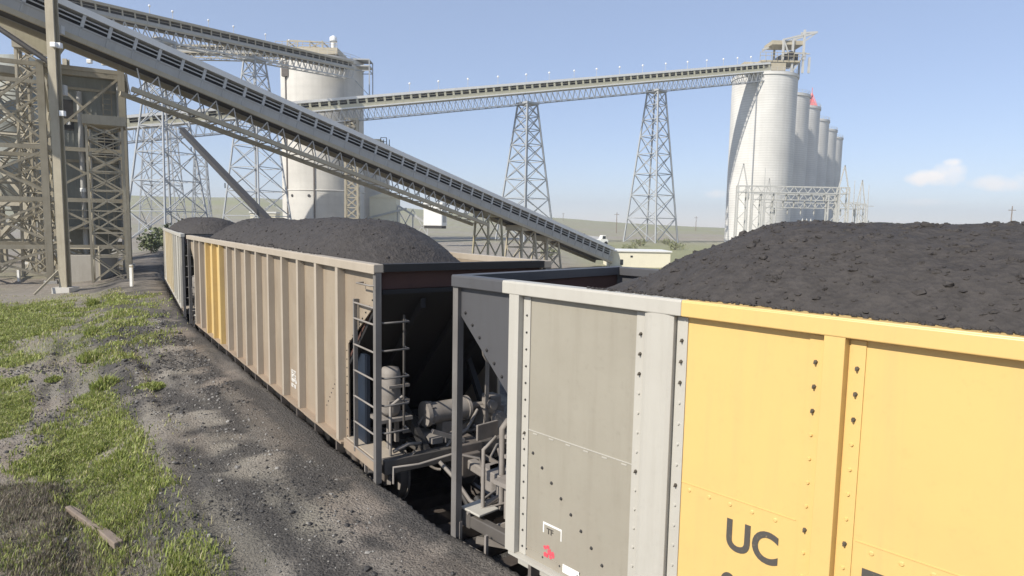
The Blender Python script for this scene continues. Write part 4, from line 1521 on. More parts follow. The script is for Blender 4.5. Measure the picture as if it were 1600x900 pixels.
# small silo and plant right of the left silo
q = at(588, 232, 186)
s2 = silo('smaller pale silo half hidden behind the big left silo', q.x, q.y, gz(q.x, q.y), q.z, 3.7, None, 4, 'plant_silo', 'concrete_plain')
q = at(590, 222, 184)
r_ = empty('roof_plant', 'small stair frame and housing on top of the smaller silo', 'roof plant', (q.x, q.y, q.z - 1.6))
mb = MB(); mb.box(-3.2, 1.2, -2, 2, 0, 2.2); mb.build('housing', M['cream'], r_)
mb = MB()
for x_ in (1.3, 2.9):
    mb.bar((x_, -2, -4), (x_, -2, 2.6), .18); mb.bar((x_, 2, -4), (x_, 2, 2.6), .18)
for zz in (-3, -1.5, 0, 1.5, 2.6): mb.bar((1.3, -2, zz), (2.9, -2, zz), .14)
mb.build('stair_frame', M['steel_dark'], r_)
q = at(604, 345, 178)
r_ = empty('crusher_house', 'pale braced crusher house low behind the near conveyor', 'plant building', (q.x, q.y, gz(q.x, q.y)))
mb = MB(); mb.box(-4, 3.2, -3, 3, 0, 11); mb.prism([(-4.3, 11), (-.4, 12.2), (3.5, 11)], 'y', -3.3, 3.3); mb.build('wall', M['cream'], r_)
mb = MB()
for x_ in (3.4, 7.5, 11.5): mb.bar((x_, -2, 0), (x_, -2, 9 - (x_ - 3.4) * .6), .3)
for x_ in (3.4, 7.5): mb.bar((x_, -2, 0), (x_ + 4, -2, 8 - (x_ - 3.4) * .6), .22); mb.bar((x_, -2, 8), (x_ + 4, -2, 1), .22)
mb.bar((3.4, -2, 9), (11.5, -2, 4.2), .5); mb.bar((-4, -3.2, 5.6), (6, -3.2, 8.2), .5)
mb.build('bracing', M['steel_grey'], r_)
mb = MB(); mb.box(-3, -1.2, -3.06, -3.0, 2, 4.2); mb.box(.2, 2, -3.06, -3.0, 2, 4.2); mb.build('window', M['window'], r_)
# white bin on a skid
q = at(680, 357, 128)
r_ = empty('white_bin', 'white box-shaped bin on a dark skid right of the underslung truss', 'bin', (q.x, q.y, q.z), -.2)
mb = MB(); mb.box(-1.9, 1.9, -1.6, 1.6, .5, 5.0); mb.build('body', M['white'], r_, bevel=.15)
mb = MB(); mb.box(-2.0, 2.0, -1.7, 1.7, 4.7, 5.05); mb.build('lid', M['white_roof'], r_)
mb = MB(); mb.box(-1.8, 1.8, -1.4, -1.0, 0, .5); mb.box(-1.8, 1.8, 1.0, 1.4, 0, .5); mb.build('skid', M['steel_dark'], r_)
mb = MB(); mb.box(1.9, 1.95, -.9, .9, 1.2, 3.9); mb.build('side_door', M['fascia'], r_)
# low building left of the big silo
q = at(416, 341, 150)
r_ = empty('pump_house', 'small flat-roofed pump house at the foot of the left silo', 'building', (q.x, q.y, gz(q.x, q.y)), .1)
mb = MB(); mb.box(-3, 2.6, -2, 2, 0, 6.0); mb.build('wall', M['cream'], r_)
mb = MB(); mb.box(-3.2, 2.8, -2.2, 2.2, 6.0, 6.35); mb.build('roof', M['white_roof'], r_)
mb = MB(); mb.box(-1.6, -.6, -2.05, -2.0, 2, 4.4); mb.build('window', M['window'], r_)
# cream shed at the foot of the near conveyor
q0, q1 = at(953, 391, 72.0), at(1034, 388, 72.0)
r_ = empty('cream_shed', 'cream flat-roofed shed at the foot of the near conveyor', 'shed', (q0.x, 72.0, gz(q0.x + 2, 72)))
hs = q0.z - gz(q0.x + 2, 72); wS = q1.x - q0.x + 1.0
mb = MB(); mb.box(0, wS, 0, 5, 0, hs - .12); mb.build('wall', M['cream'], r_)
mb = MB(); mb.box(-.15, wS + .15, -.15, 5.15, hs - .12, hs + .02); mb.build('roof', M['white_roof'], r_)
mb = MB(); mb.box(2.3, 2.55, -.03, -.0, hs - .75, hs - .55); mb.box(1.2, 1.5, -.03, 0, hs - 1.6, hs - 1.0); mb.build('vent', M['window'], r_)


# ------------------------------------------------------------------ substation in front of the silos
def gantry(label, P, width, hb, pk, n_ins, mat='steel_grey', leg=.22):
    root = empty('substation_gantry', label, 'substation gantry', P, 0, 'substation gantries before the silos')
    for x_ in (0, width):
        mb = MB()
        for dx in (-.9, .9):
            mb.bar((x_ + dx, -.5, 0), (x_ + dx * .95, -.5, hb), leg); mb.bar((x_ + dx, .5, 0), (x_ + dx * .95, .5, hb), leg)
            if pk > hb: mb.bar((x_ + dx * .95, 0, hb), (x_, 0, pk), leg * .8)
        n_ = 6
        for i in range(n_):
            z0, z1 = hb * i / n_, hb * (i + 1) / n_
            s = 1 if i % 2 else -1
            mb.bar((x_ - .9 * s, -.5, z0), (x_ + .9 * s, -.5, z1), leg * .5)
        mb.build('column', M[mat], root)
    mb = MB()
    for z_ in (hb, hb - 1.1):
        for y_ in (-.5, .5): mb.bar((-.9, y_, z_), (width + .9, y_, z_), leg * .75)
    n_ = int(width / 1.6)
    for i in range(n_):
        xa, xb = width * i / n_, width * (i + 1) / n_
        mb.bar((xa, -.5, hb - 1.1), ((xa + xb) / 2, -.5, hb), leg * .45); mb.bar(((xa + xb) / 2, -.5, hb), (xb, -.5, hb - 1.1), leg * .45)
    mb.build('beam', M[mat], root)
    for i in range(n_ins):
        x_ = width * (i + .5) / n_ins
        mb = MB()
        mb.lathe(x_, 0, [(.06, hb - 1.2)] + [(.22 if j % 2 else .10, hb - 1.3 - j * .14) for j in range(9)] + [(.05, hb - 2.7)], 8)
        mb.build('insulator', M['fascia'], root)
    return root


for (pxa, pxb, py, ppk, Yd, lab, ni) in ((1160, 1318, 294, 257, 118, 'nearest long substation gantry with two pointed peaks', 8), (1182, 1300, 306, 304, 131, 'second substation gantry behind the long peaked one', 7),
                                       (1200, 1345, 319, 280, 142, 'farthest substation gantry, low, right end past the silos', 7)):
    a, b_ = at(pxa, py, Yd), at(pxb, py, Yd)
    g_ = gz((a.x + b_.x) / 2, Yd)
    gantry(lab, (a.x, Yd, g_), b_.x - a.x, a.z - g_ + .4, at((pxa + pxb) / 2, ppk, Yd).z - g_, ni)
for px, Yd, lab in ((1352, 126, 'grey transformer with bushings at the right end of the substation'), (1262, 126, 'grey transformer with bushings behind the middle of the long gantry')):
    q = at(px, 320, Yd); g_ = gz(q.x, q.y)
    r_ = empty('transformer', lab, 'transformer', (q.x, q.y, g_), 0, None)
    mb = MB(); mb.box(-1.3, 1.3, -1.2, 1.2, .4, 4.2); mb.build('tank', M['fascia'], r_, bevel=.08)
    mb = MB()
    for j in range(8): mb.box(-1.2 + j * .34, -1.12 + j * .34, -1.7, -1.2, .8, 3.6)
    mb.build('radiator', M['fascia'], r_)
    for x_ in (-.8, 0, .8):
        mb = MB(); mb.lathe(x_, 0, [(.12, 4.2)] + [(.2 if j % 2 else .1, 4.3 + j * .22) for j in range(10)] + [(.03, 6.7)], 8); mb.build('bushing', M['steel_grey'], r_)
    mb = MB(); mb.cyl((-1.2, 0, 5.2), (1.2, 0, 5.2), .4, 12); mb.bar((-1, 0, 4.2), (-1, 0, 5), .2); mb.build('conservator', M['fascia'], r_)
for i, (px, pt, Yd) in enumerate(((1336, 282, 128), (1346, 288, 134), (1327, 292, 140), (1358, 290, 130), (1196, 262, 138), (1214, 298, 124))):
    q = at(px, pt, Yd); g_ = gz(q.x, q.y)
    r_ = empty('lightning_mast', 'slender lightning mast in the substation before the silos', 'mast', (q.x, q.y, g_), 0, 'lightning masts in the substation')
    mb = MB(); mb.tube([(0, 0, 0), (0, 0, q.z - g_)], .16, 6, True, .05); mb.build('pole', M['steel_grey'], r_)
    mb = MB(); mb.bar((-1.2, 0, (q.z - g_) * .7), (1.2, 0, (q.z - g_) * .7), .12); mb.build('crossarm', M['steel_grey'], r_)

# ------------------------------------------------------------------ utility poles and far bits
for px, pt, pb, Yd, lab in ((964, 332, 366, 330, 'wooden utility pole on the pale field left of the right lattice tower'), (880, 340, 362, 520, 'faint far utility pole near the pale pad'), (1582, 322, 350, 210, 'utility pole rising behind the coal at the right edge'), (1088, 338, 357, 430, 'tiny utility pole on the horizon left of the near coal heap')):
    q = at(px, pt, Yd); g_ = gz(q.x, q.y)
    r_ = empty('utility_pole', lab, 'utility pole', (q.x, q.y, g_), 0, None)
    mb = MB(); mb.tube([(0, 0, 0), (0, 0, max(6, q.z - g_))], .22, 6, True, .15); mb.build('pole', M['wood'], r_)
    mb = MB(); mb.bar((-1.2, 0, max(6, q.z - g_) * .9), (1.2, 0, max(6, q.z - g_) * .9), .2); mb.build('crossarm', M['wood'], r_)
# pale gravel pad
q = on_ground(905, 372)
th = np.linspace(0, 2 * math.pi, 40, endpoint=False)
mb = MB()
ring = []
for a in th:
    x_, y_ = q.x + math.cos(a) * 9 * (1 + .2 * math.sin(3 * a)), q.y + 12 + math.sin(a) * 40 * (1 + .15 * math.cos(2 * a))
    ring.append((x_, y_, gz(x_, y_) + .12))
mb.add([(q.x, q.y + 12, gz(q.x, q.y + 12) + .15)] + ring, [(0, i + 1, (i + 1) % 40 + 1) for i in range(40)])
M['pad'] = plain('pale_gravel', (.46, .44, .41), .95, .25, .4)
tag(mb.build('gravel_pad', M['pad']), kind='structure')
for px, py, Yd, w_, cab, lab in ((905, 362, 175, 4.6, True, 'dark loader parked on the pale gravel pad'), (939, 369, 150, 3.0, False, 'white pickup parked right of the dark loader')):
    q = at(px, py, Yd); g_ = gz(q.x, q.y) + .12
    r_ = empty('parked_vehicle', lab, 'vehicle', (q.x, q.y, g_), .2, None)
    mb = MB(); mb.prism([(-w_ / 2, .5), (-w_ / 2, 1.2), (-w_ * .1, 1.3), (w_ * .02, 2.2), (w_ * .3, 2.2), (w_ * .36, 1.3), (w_ / 2, 1.2), (w_ / 2, .5)], 'y', -.9, .9)
    mb.build('body', M['steel_dark' if cab else 'white'], r_, bevel=.06)
    mb = MB(); mb.box(w_ * .04, w_ * .28, -.92, -.9, 1.4, 2.05); mb.build('window', M['window'], r_)
    for x_ in (-w_ * .32, w_ * .32):
        mb = MB(); mb.cyl((x_, -.95, .42), (x_, .95, .42), .42, 16); mb.build('wheel', M['belt'], r_)


# ------------------------------------------------------------------ left steel tower
def frame_tower(label, xs, ys, z0f, ztop, beams, cw, bw, mat, braces, name='steel_tower', brace_mat=None, group=None, braced_x=None, rz=0.0):
    cx, cy = sum(xs) / len(xs), sum(ys) / len(ys)
    root = empty(name, label, 'steel tower', (cx, cy, 0), rz, group)
    for x in xs:
        for y in ys:
            z0 = gz(x, y) - .15
            mb = MB()
            # H section column
            X_, Y_ = x - cx, y - cy
            mb.box(X_ - cw / 2, X_ + cw / 2, Y_ - cw / 2, Y_ - cw / 2 + cw * .16, z0, ztop)
            mb.box(X_ - cw / 2, X_ + cw / 2, Y_ + cw / 2 - cw * .16, Y_ + cw / 2, z0, ztop)
            mb.box(X_ - cw * .08, X_ + cw * .08, Y_ - cw / 2 + cw * .161, Y_ + cw / 2 - cw * .161, z0, ztop)
            co = mb.build('column', M[mat], root)
            mb = MB(); mb.box(X_ - cw * .9, X_ + cw * .9, Y_ - cw * .9, Y_ + cw * .9, z0 - .1, z0 + .35); mb.build('footing', M['concrete_plain'], co)
    lv = [gz(cx, cy)] + beams
    for zi, z in enumerate(beams):
        mb = MB()
        for y in ys:
            for xa, xb in zip(xs[:-1], xs[1:]): mb.bar((xa - cx + cw / 2, y - cy, z), (xb - cx - cw / 2, y - cy, z), bw, bw * 1.4)
        for x in xs:
            for ya, yb in zip(ys[:-1], ys[1:]): mb.bar((x - cx, ya - cy + cw / 2, z), (x - cx, yb - cy - cw / 2, z), bw, bw * 1.4)
        mb.build('floor_beam', M[mat], root)
    bm_ = brace_mat or mat
    for zi in range(len(lv) - 1):
        za, zb = lv[zi] + .4, lv[zi + 1] - .2
        for (ax, xa, xb, fixed) in [('x', xa, xb, y) for y in ys for xa, xb in zip(xs[:-1], xs[1:])] + [('y', ya, yb, x) for x in (braced_x or xs) for ya, yb in zip(ys[:-1], ys[1:])]:
            mb = MB()
            if ax == 'x':
                mb.bar((xa - cx, fixed - cy, za), (xb - cx, fixed - cy, zb), braces); mb.bar((xb - cx, fixed - cy + .05, za), (xa - cx, fixed - cy + .05, zb), braces)
            else:
                mb.bar((fixed - cx, xa - cy, za), (fixed - cx, xb - cy, zb), braces); mb.bar((fixed - cx + .05, xb - cy, za), (fixed - cx + .05, xa - cy, zb), braces)
            mb.build('cross_brace', M[bm_], root)
    return root


frame_tower('tan steel transfer tower with crossed braces left of the train, under the near conveyor', [-33.45, -28.95, -24.95], [37.8, 44.0], None, 13.1,
            [2.4, 5.2, 8.2, 12.9], .36, .17, 'tower_steel', .125, brace_mat='tower_steel', rz=R(30))
frame_tower('farther steel trestle with big crossed braces at the left edge', [-52.5, -47.0, -42.6], [57, 63], None, 19.0, [5.2, 11.2, 16.8], .42, .22, 'tower_steel', .30, brace_mat='tower_steel')
# tall front column and its strut
r_ = empty('support_column', 'tall tan front column of the near conveyor rising out of the top of the picture', 'column', (-23.1, 33.3, gz(-23.1, 33.3)))
mb = MB()
mb.box(-.20, .20, -.2, -.13, 0, 19); mb.box(-.20, .20, .13, .2, 0, 19); mb.box(-.04, .04, -.129, .129, 0, 19)
mb.build('shaft', M['tower_steel'], r_)
mb = MB(); mb.box(-.45, .45, -.4, .4, -.2, .25); mb.build('footing', M['concrete_plain'], r_)
mb = MB(); mb.bar((-.1, 0, 1.3), (-.9, -1.0, -.05), .09); mb.build('strut', M['tower_steel'], r_)
mb = MB(); mb.box(-.3, .3, .2, .45, 10.0, 10.5); mb.box(-.3, .3, .2, .45, 13.0, 13.4); mb.build('bracket', M['steel_grey'], r_)
for zz in (8.9, 12.2):
    mb = MB(); mb.box(.28, .5, -.25, -.05, zz, zz + .25); mb.build('flood_lamp', M['lamp_white'], r_)
# cladding house on the tower
r_ = empty('transfer_house', 'green grey clad transfer house inside the tan steel tower', 'transfer house', (-27.75, 39.35, 3.6), R(30))
wx, wz = 3.9, 9.0
mb = MB(); mb.box(-.0, wx, 0, 4.6, .0, wz)
for i in range(16):
    x_ = .1 + i * .245
    mb.box(x_, x_ + .09, -.035, -.0, .02, wz - .02)
mb.build('wall', M['clad'], r_)
mb = MB(); mb.box(.4, 1.2, -.07, -.04, 5.8, 7.6); mb.build('louvre', M['steel_dark'], r_)
mb = MB(); mb.box(2.4, 3.3, -.07, -.04, 4.3, 5.8); mb.build('louvre', M['steel_dark'], r_)
for z_ in (1.6, 3.9, 6.3, 8.2):
    mb = MB(); mb.box(-.04, wx + .04, -.16, -.045, z_, z_ + .16); mb.build('girt', M['tower_steel'], r_)
for x_, r0, zt in ((1.55, .14, 8.1), (2.0, .07, 6.2), (3.55, .09, 8.8), (.2, .06, 5.6)):
    mb = MB(); mb.cyl((x_, -.33, -3.2), (x_, -.33, zt), r0, 10); mb.bar((x_, -.33, zt - .3), (x_, 0, zt - .3), .08); mb.build('downpipe', M['fascia'], r_)
mb = MB()
mb.bar((2.75, -.5, -3.3), (2.75, -.5, 8.6), .05); mb.bar((3.2, -.5, -3.3), (3.2, -.5, 8.6), .05)
for k_ in range(36): mb.bar((2.75, -.5, -3.1 + k_ * .32), (3.2, -.5, -3.1 + k_ * .32), .03)
mb.build('caged_ladder', M['tower_steel'], r_)
mb = MB(); mb.box(-.2, wx + .2, -.5, 4.8, wz, wz + .4); mb.build('roof', M['tower_steel'], r_)
mb = MB(); mb.box(-.1, wx + .1, -1.0, -.1, -.14, 0); mb.bar((-.1, -1, 1.0), (wx + .1, -1, 1.0), .06); mb.bar((-.1, -1, .5), (wx + .1, -1, .5), .05)
for q in range(6): mb.bar((-.1 + q * .8, -1, 0), (-.1 + q * .8, -1, 1.0), .05)
mb.build('walkway', M['tower_steel'], r_)
mb = MB(); mb.add([(.3, .4, -.15), (3.6, .4, -.15), (3.6, 4.2, -.15), (.3, 4.2, -.15), (1.5, 1.7, -2.3), (2.4, 1.7, -2.3), (2.4, 2.8, -2.3), (1.5, 2.8, -2.3)],
                   [(0, 1, 5, 4), (1, 2, 6, 5), (2, 3, 7, 6), (3, 0, 4, 7), (4, 5, 6, 7)])
mb.build('discharge_hopper', M['clad'], r_)
# concrete block
r_ = empty('concrete_plinth', 'low concrete plinth at the foot of the tan steel tower', 'plinth', (-25.9, 39.6, gz(-25.9, 39.6)))
mb = MB(); mb.box(-1.1, 1.15, -.9, .9, -.2, 1.55); mb.build('block', M['plinth'], r_, bevel=.04)
mb = MB(); mb.bar((-1.2, -.95, 0), (-1.2, -.95, 2.0), .09); mb.bar((1.2, -.95, 0), (1.2, -.95, 2.1), .09); mb.bar((-1.2, -.95, 1.95), (1.2, -.95, 1.95), .06)
mb.build('guard_rail', M['tower_steel'], r_)
# bin at far left
r_ = empty('storage_bin', 'dark steel storage bin with a cone bottom at the left edge', 'bin', (-44.6, 60.0, gz(-44.6, 60)))
mb = MB(); mb.lathe(0, 0, [(0, 4.0), (.9, 4.0), (2.7, 8.0), (2.7, 8.3), (2.75, 8.4), (2.7, 8.5), (2.65, 12.4), (2.72, 12.5), (2.6, 12.6), (2.3, 18.2), (0, 18.8)], 40)
mb.build('shell', M['clad'], r_)
mb = MB()
for a in range(6): mb.bar((2.4 * math.cos(a * 1.047), 2.4 * math.sin(a * 1.047), 0), (2.55 * math.cos(a * 1.047), 2.55 * math.sin(a * 1.047), 8.2), .25)
mb.build('leg', M['tower_steel'], r_)
# sloping girder and pipe at upper left
g0, g1 = at(-30, 4, 37.5), at(92, 84, 38.5)
r_ = empty('plate_girder', 'olive plate girder sloping under the near conveyor at the upper left', 'girder', g0)
mb = MB(); dg = g1 - g0
mb.bar((0, 0, 0), dg, .5, 1.05); mb.build('web_plate', M['fascia_tan'], r_)
mb = MB(); mb.bar((0, 0, .54), dg + Vector((0, 0, .54)), .8, .08); mb.bar((0, 0, -.56), dg + Vector((0, 0, -.56)), .8, .08); mb.build('flange', M['tower_steel'], r_)
g0, g1 = at(-20, 32, 36.8), at(84, 102, 37.0)
r_ = empty('sloping_pipe', 'dark pipe sloping below the olive plate girder', 'pipe', g0)
mb = MB(); mb.cyl((0, 0, 0), g1 - g0, .14, 12); mb.build('pipe_run', M['steel_dark'], r_)
mb = MB(); mb.cyl((g1 - g0) * .99, (g1 - g0) * 1.03, .2, 12); mb.build('flange', M['steel_dark'], r_)
q = at(168, 300, 37.4)
tower('narrow lattice stair tower in front of the clad transfer house', q.x, q.y, gz(q.x, q.y), 9.3, 1.7, 1.7, 8, None, 'tower_steel', .12, .06, R(30))
q = at(62, 200, 44.0)
tower('slim tall lattice mast left of the tall front column', q.x, q.y, gz(q.x, q.y), 15.0, 2.0, 1.6, 10, None, 'tower_steel', .14, .07, R(15))
q = at(22, 200, 47.0)
tower('lattice mast nearest the left edge behind the tan steel tower', q.x, q.y, gz(q.x, q.y), 14.0, 2.6, 2.0, 8, None, 'tower_steel', .16, .08, R(40))
# white lamps on the tower
for px, py, Yd, lab in ((84, 70, 33.0, 'white floodlight on the tall front column, near its top'), (107, 192, 39.8, 'white floodlight on the tan steel tower at mid height'), (140, 96, 40, 'white floodlight under the near conveyor, right of the front column'), (163, 99, 40, 'white floodlight under the near conveyor by the transfer house roof'),
                        (130, 297, 39.8, 'white floodlight on the lower braces of the tan tower')):
    q = at(px, py, Yd)
    r_ = empty('flood_lamp', lab, 'lamp', q)
    mb = MB(); mb.box(-.14, .14, -.1, .1, -.12, .12); mb.build('housing', M['lamp_white'], r_, bevel=.03)
    mb = MB(); mb.bar((0, .1, .0), (0, .45, .25), .05); mb.build('arm', M['steel_tan'], r_)
# white marker stakes
for px, py, h_, lab in ((30, 440, .8, 'white marker stake on the bare ground at the left edge'), (47, 410, .8, 'white marker stake left of the tall front column'), (84, 412, .8, 'white marker stake just beside the tall front column'), (206, 447, 1.1, 'tallest white marker stake at the right foot of the tan steel tower')):
    q = on_ground(px, py)
    r_ = empty('marker_stake', lab, 'marker stake', q, 0, None)
    mb = MB(); mb.box(-.07, .07, -.06, .06, -.1, h_); mb.build('post', M['white'], r_, bevel=.01)
    mb = MB(); mb.box(-.072, .072, -.062, .062, h_ * .88, h_ * .97); mb.build('band', M['steel_tan'], r_)

# ------------------------------------------------------------------ timber, stones, grass
a, b_ = on_ground(106, 800), on_ground(186, 858)
r_ = empty('wooden_timber', 'split weathered timber lying in the weeds at the lower left', 'timber', a)
mb = MB()
d_ = b_ - a
mb.bar((0, 0, .05), d_ * .62 + Vector((0, 0, .05)),   .06, .07); mb.bar(d_ * .60 + Vector((.03, 0, .055)), d_ + Vector((0, 0, .05)), .10, .08)
mb.bar((-.02, .07, .03), d_ * .4 + Vector((.04, .10, .03)), .05, .06)
mb.build('plank', M['wood'], r_, bevel=.012)

# loose stones and coal lumps over the ground by the train
def scatter(n, xr, yr, test):
    out = []
    while len(out) < n:
        x_, y_ = rng.uniform(*xr, n * 3), rng.uniform(*yr, n * 3)
        k_ = test(x_, y_)
        out += list(zip(x_[k_], y_[k_]))
    return np.array(out[:n])


M['stone'] = plain('pale_stone', (.33, .315, .29), .85, .5, 12)
M['dark_stone'] = plain('coal_lump', (.05, .047, .045), .7, .4, 20)


def t_pale(x, y):
    d, _ = track_d(x, y)
    dens = np.exp(-((d - 5.6) / .7) ** 2) * smooth(9, 4, y) + .16 * np.exp(-((d - 2.6) / .8) ** 2) + .05
    return (d > 1.8) & (rng.uniform(0, 1, len(x)) < dens) & (y < 26)


def t_dark(x, y):
    d, _ = track_d(x, y)
    return (d > 1.6) & (d < 6.5) & (rng.uniform(0, 1, len(x)) < .15 + .8 * smooth(.5, .7, fbm(x, y, 71, 3))) & (y < 24) & (d > 1.9)


for nm, n, tst, mat, s0, smx in (('loose_stones', 5000, t_pale, 'stone', -5.1, .026), ('loose_coal_lumps', 9000, t_dark, 'dark_stone', -5.0, .035)):
    P2 = scatter(n, (-13, .5), (2.6, 24), tst)
    sz = np.clip(rng.lognormal(s0, .5, n), .005, smx) * (1 + P2[:, 1] / 18)
    Pz = ground_z(P2[:, 0], P2[:, 1]) + sz * .25
    V_, F_ = lumps(np.column_stack([P2, Pz]), sz)
    o = mesh_np(nm, V_, F_, M[mat], None, False)
    tag(o, kind='stuff')

# grass blades
mt, nt, b = new_mat('grass')
att = nt.nodes.new('ShaderNodeAttribute'); att.attribute_name = 'tint'
nt.links.new(att.outputs['Color'], b.inputs['Base Color'])
b.inputs['Roughness'].default_value = .6
tr = nt.nodes.new('ShaderNodeBsdfTranslucent'); nt.links.new(att.outputs['Color'], tr.inputs['Color'])
ms = nt.nodes.new('ShaderNodeMixShader'); ms.inputs[0].default_value = .35
nt.links.new(b.outputs[0], ms.inputs[1]); nt.links.new(tr.outputs[0], ms.inputs[2])
nt.links.new(ms.outputs[0], nt.nodes['Material Output'].inputs['Surface'])
M['grass'] = mt
PAL = np.array([(.27, .32, .075), (.36, .40, .11), (.19, .235, .065), (.40, .39, .16), (.42, .38, .22)])


def blades(P, H, wd, pal_w, seed=1):
    n = len(P)
    az = rng.uniform(0, 6.28, n); lean = rng.uniform(.05, .8, n) * H
    dx, dy = np.cos(az), np.sin(az)
    w = wd * rng.uniform(.6, 1.4, n)
    base = P
    tx, ty = -dy * w, dx * w
    V_ = np.empty((n, 5, 3))
    V_[:, 0] = base - np.column_stack([tx, ty, np.zeros(n)]); V_[:, 1] = base + np.column_stack([tx, ty, np.zeros(n)])
    mid = base + np.column_stack([dx * lean * .35, dy * lean * .35, H * .6])
    V_[:, 2] = mid + np.column_stack([tx * .8, ty * .8, np.zeros(n)]); V_[:, 3] = mid - np.column_stack([tx * .8, ty * .8, np.zeros(n)])
    V_[:, 4] = base + np.column_stack([dx * lean, dy * lean, H * .95])
    i0 = np.arange(n)[:, None] * 5
    T_ = np.concatenate([i0 + np.array([[0, 1, 2]]), i0 + np.array([[0, 2, 3]]), i0 + np.array([[3, 2, 4]])])
    c_ = PAL[rng.choice(len(PAL), n, p=pal_w)] * rng.uniform(.7, 1.25, (n, 1))
    C_ = np.ones((n, 5, 4)); C_[:, :, :3] = c_[:, None, :]
    return V_.reshape(-1, 3), T_, C_.reshape(-1, 4)


def grass_obj(name, V_, T_, C_):
    o = mesh_np(name, V_, T_, M['grass'], None, True)
    ca = o.data.color_attributes.new('tint', 'FLOAT_COLOR', 'POINT')
    ca.data.foreach_set('color', C_.astype(np.float32).ravel())
    return o


def t_grass(x, y):
    return rng.uniform(0, 1, len(x)) < grass_mask(x, y) ** 1.2 * (.25 + .75 * smooth(26, 8, y))


PG = scatter(130000, (-30, -1.5), (3.0, 34), t_grass)
n = len(PG)
clump = fbm(PG[:, 0] / .35, PG[:, 1] / .35, 91, 3)
Hh = rng.uniform(.02, .085, n) * (.35 + 1.5 * clump) * (1 + PG[:, 1] / 60)
V_, T_, C_ = blades(np.column_stack([PG, ground_z(PG[:, 0], PG[:, 1]) - .01]), Hh, .0028 + .0006 * PG[:, 1], [.32, .32, .12, .16, .08])
tag(grass_obj('grass', V_, T_, C_), kind='stuff')
# dry straw and thin weeds over the bare ground
def t_dry(x, y):
    d, _ = track_d(x, y)
    return (d > 3.2) & (rng.uniform(0, 1, len(x)) < .12 + .8 * smooth(.48, .66, fbm(x / 1.3, y / 1.3, 95, 4)))
PD = scatter(15000, (-26, -1.0), (3.0, 32), t_dry)
n = len(PD)
V_, T_, C_ = blades(np.column_stack([PD, ground_z(PD[:, 0], PD[:, 1]) - .01]), rng.uniform(.02, .09, n), .004 + .0005 * PD[:, 1], [.06, .05, .15, .30, .44])
tag(grass_obj('dry_grass', V_, T_, C_), kind='stuff')
def t_dead(x, y):
    return rng.uniform(0, 1, len(x)) < poly_mask(x, y, [(-30, 700), (50, 690), (110, 745), (175, 810), (205, 905), (-60, 910)], .7) * (.3 + .7 * smooth(.4, .6, fbm(x / .4, y / .4, 97, 3)))
PE = scatter(20000, (-8, -2.2), (3.0, 9), t_dead)
n = len(PE)
PAL_KEEP = PAL
PAL = np.array([(.20, .17, .13), (.27, .235, .18), (.13, .105, .08), (.24, .25, .12), (.34, .29, .21)])
V_, T_, C_ = blades(np.column_stack([PE, ground_z(PE[:, 0], PE[:, 1]) - .01]), rng.uniform(.02, .10, n), np.full(n, .0045), [.3, .25, .2, .13, .12])
tag(grass_obj('dead_grass', V_, T_, C_), kind='stuff')
PAL = PAL_KEEP
# single weed clumps
for px, py, r0_, hgt, lab in ((143, 562, .32, .34, 'small green weed clump on bare soil between the grass patches'), (167, 605, .30, .34, 'green weed clump at the top tip of the long grass patch'), (150, 520, .35, .28, 'low pale weed clump farther up the bare soil, below the concrete plinth'),
                         (85, 592, .2, .14, 'tiny grey-green weed on the bare soil left of the upright weed clump'), (235, 604, .3, .14, 'thin weed clump on the coal dust beside the track, level with the weed clumps'), (146, 477, .25, .4, 'dark upright weed below the tan steel tower')):
    q = on_ground(px, py)
    n = 420
    a_ = rng.uniform(0, 6.28, n); rr_ = r0_ * np.sqrt(rng.uniform(0, 1, n))
    x_, y_ = rr_ * np.cos(a_), rr_ * np.sin(a_)
    V_, T_, C_ = blades(np.column_stack([x_, y_, np.full(n, -.02)]), hgt * (1.1 - .7 * rr_ / r0_) * rng.uniform(.6, 1.2, n), .016, [.34, .3, .2, .12, .04])
    o = grass_obj('weed_clump', V_, T_, C_); o.location = q
    tag(o, lab, 'weed')

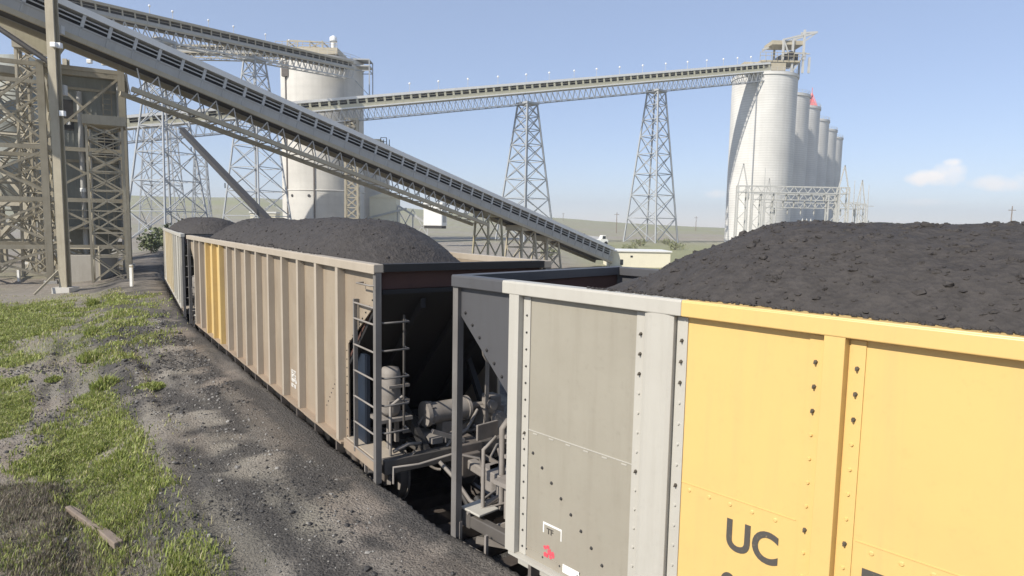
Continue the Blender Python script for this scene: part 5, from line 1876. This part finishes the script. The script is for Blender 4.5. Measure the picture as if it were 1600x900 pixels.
# shrubs by the left trestles and on the pale field
def shrub(px, py, Yd, w_, h_, lab, seed, group=None):
    q = at(px, py, Yd); z_ = gz(q.x, q.y)
    r_ = empty('shrub', lab, 'shrub', (q.x, q.y, z_), 0, group)
    rg = np.random.default_rng(seed)
    n = 500
    P_ = rg.normal(0, 1, (n, 3)); P_ /= np.linalg.norm(P_, axis=1)[:, None]
    P_ *= rg.uniform(.3, 1, (n, 1)) ** .5
    P_ = P_ * np.array([w_ / 2, w_ / 2, h_ / 2]) * (1 + .35 * np.sin(P_[:, :1] * 7 + seed)) + np.array([0, 0, h_ * .55])
    s_ = rg.uniform(.06, .13, n) * h_
    A_ = rg.normal(0, 1, (n, 3)); A_ /= np.linalg.norm(A_, axis=1)[:, None]
    B_ = np.cross(A_, rg.normal(0, 1, (n, 3))); B_ /= np.linalg.norm(B_, axis=1)[:, None]
    V_ = np.stack([P_ - A_ * s_[:, None], P_ + B_ * s_[:, None] * .6, P_ + A_ * s_[:, None], P_ - B_ * s_[:, None] * .6], 1).reshape(-1, 3)
    F_ = np.arange(n * 4).reshape(n, 4)
    o = mesh_np('foliage', V_, F_, M['shrub'], r_, False)
    mb = MB()
    for k_ in range(4): mb.tube([(0, 0, 0), (rg.uniform(-.25, .25) * w_, rg.uniform(-.25, .25) * w_, h_ * .6)], .05, 5)
    mb.build('stem', M['wood'], r_)


M['shrub'] = plain('shrub_leaf', (.13, .155, .06), .7, .45, 2)
M['sage'] = plain('sage_leaf', (.24, .25, .13), .7, .35, 2)
shl = ['leafy shrub at the far end of the train, right of the tan tower', 'shrub behind the farthest coal heap, below the broad trestle', 'wide shrub at the foot of the broad lattice trestle', 'small shrub left of the inclined chute foot', 'round shrub between the broad trestle and the thin mast', 'low shrub under the thin distant mast']
for i, (px, Yd, w_, h_) in enumerate(((234, 76, 2.4, 1.9), (262, 84, 4.5, 2.8), (288, 105, 6, 3.2), (345, 110, 5, 2.4), (305, 130, 6, 3), (325, 150, 7, 3))):
    shrub(px, 345, Yd, w_, h_, shl[i], 100 + i, 'shrubs behind the far end of the train')
shl = ['sage bush behind the cream shed roof', 'sage bush at the left leg of the right lattice tower', 'sage bush at the right leg of the right lattice tower', 'sage bush low under the near conveyor end', 'sage bush nearest the near coal heap']
for i, (px, Yd, w_, h_) in enumerate(((985, 110, 3, 1.4), (1000, 150, 4, 1.6), (1040, 165, 4, 1.6), (860, 92, 2.5, 1.3), (1055, 130, 3.5, 1.5))):
    M_s = M['shrub']; M['shrub'] = M['sage']
    shrub(px, 380, Yd, w_, h_, shl[i], 200 + i, 'sage bushes on the pale field')
    M['shrub'] = M_s

# ------------------------------------------------------------------ thin haze in the air
mb = MB(); mb.box(-2300, 2300, -300, 2300, -14, 82)
mt = bpy.data.materials.new('haze'); mt.use_nodes = True
nt = mt.node_tree
nt.nodes.clear()
pv = nt.nodes.new('ShaderNodeVolumePrincipled')
pv.inputs['Color'].default_value = (.93, .965, 1.0, 1)
pv.inputs['Density'].default_value = 0.00042
pv.inputs['Anisotropy'].default_value = .2
ou = nt.nodes.new('ShaderNodeOutputMaterial'); nt.links.new(pv.outputs[0], ou.inputs['Volume'])
tag(mb.build('haze', mt), kind='stuff')
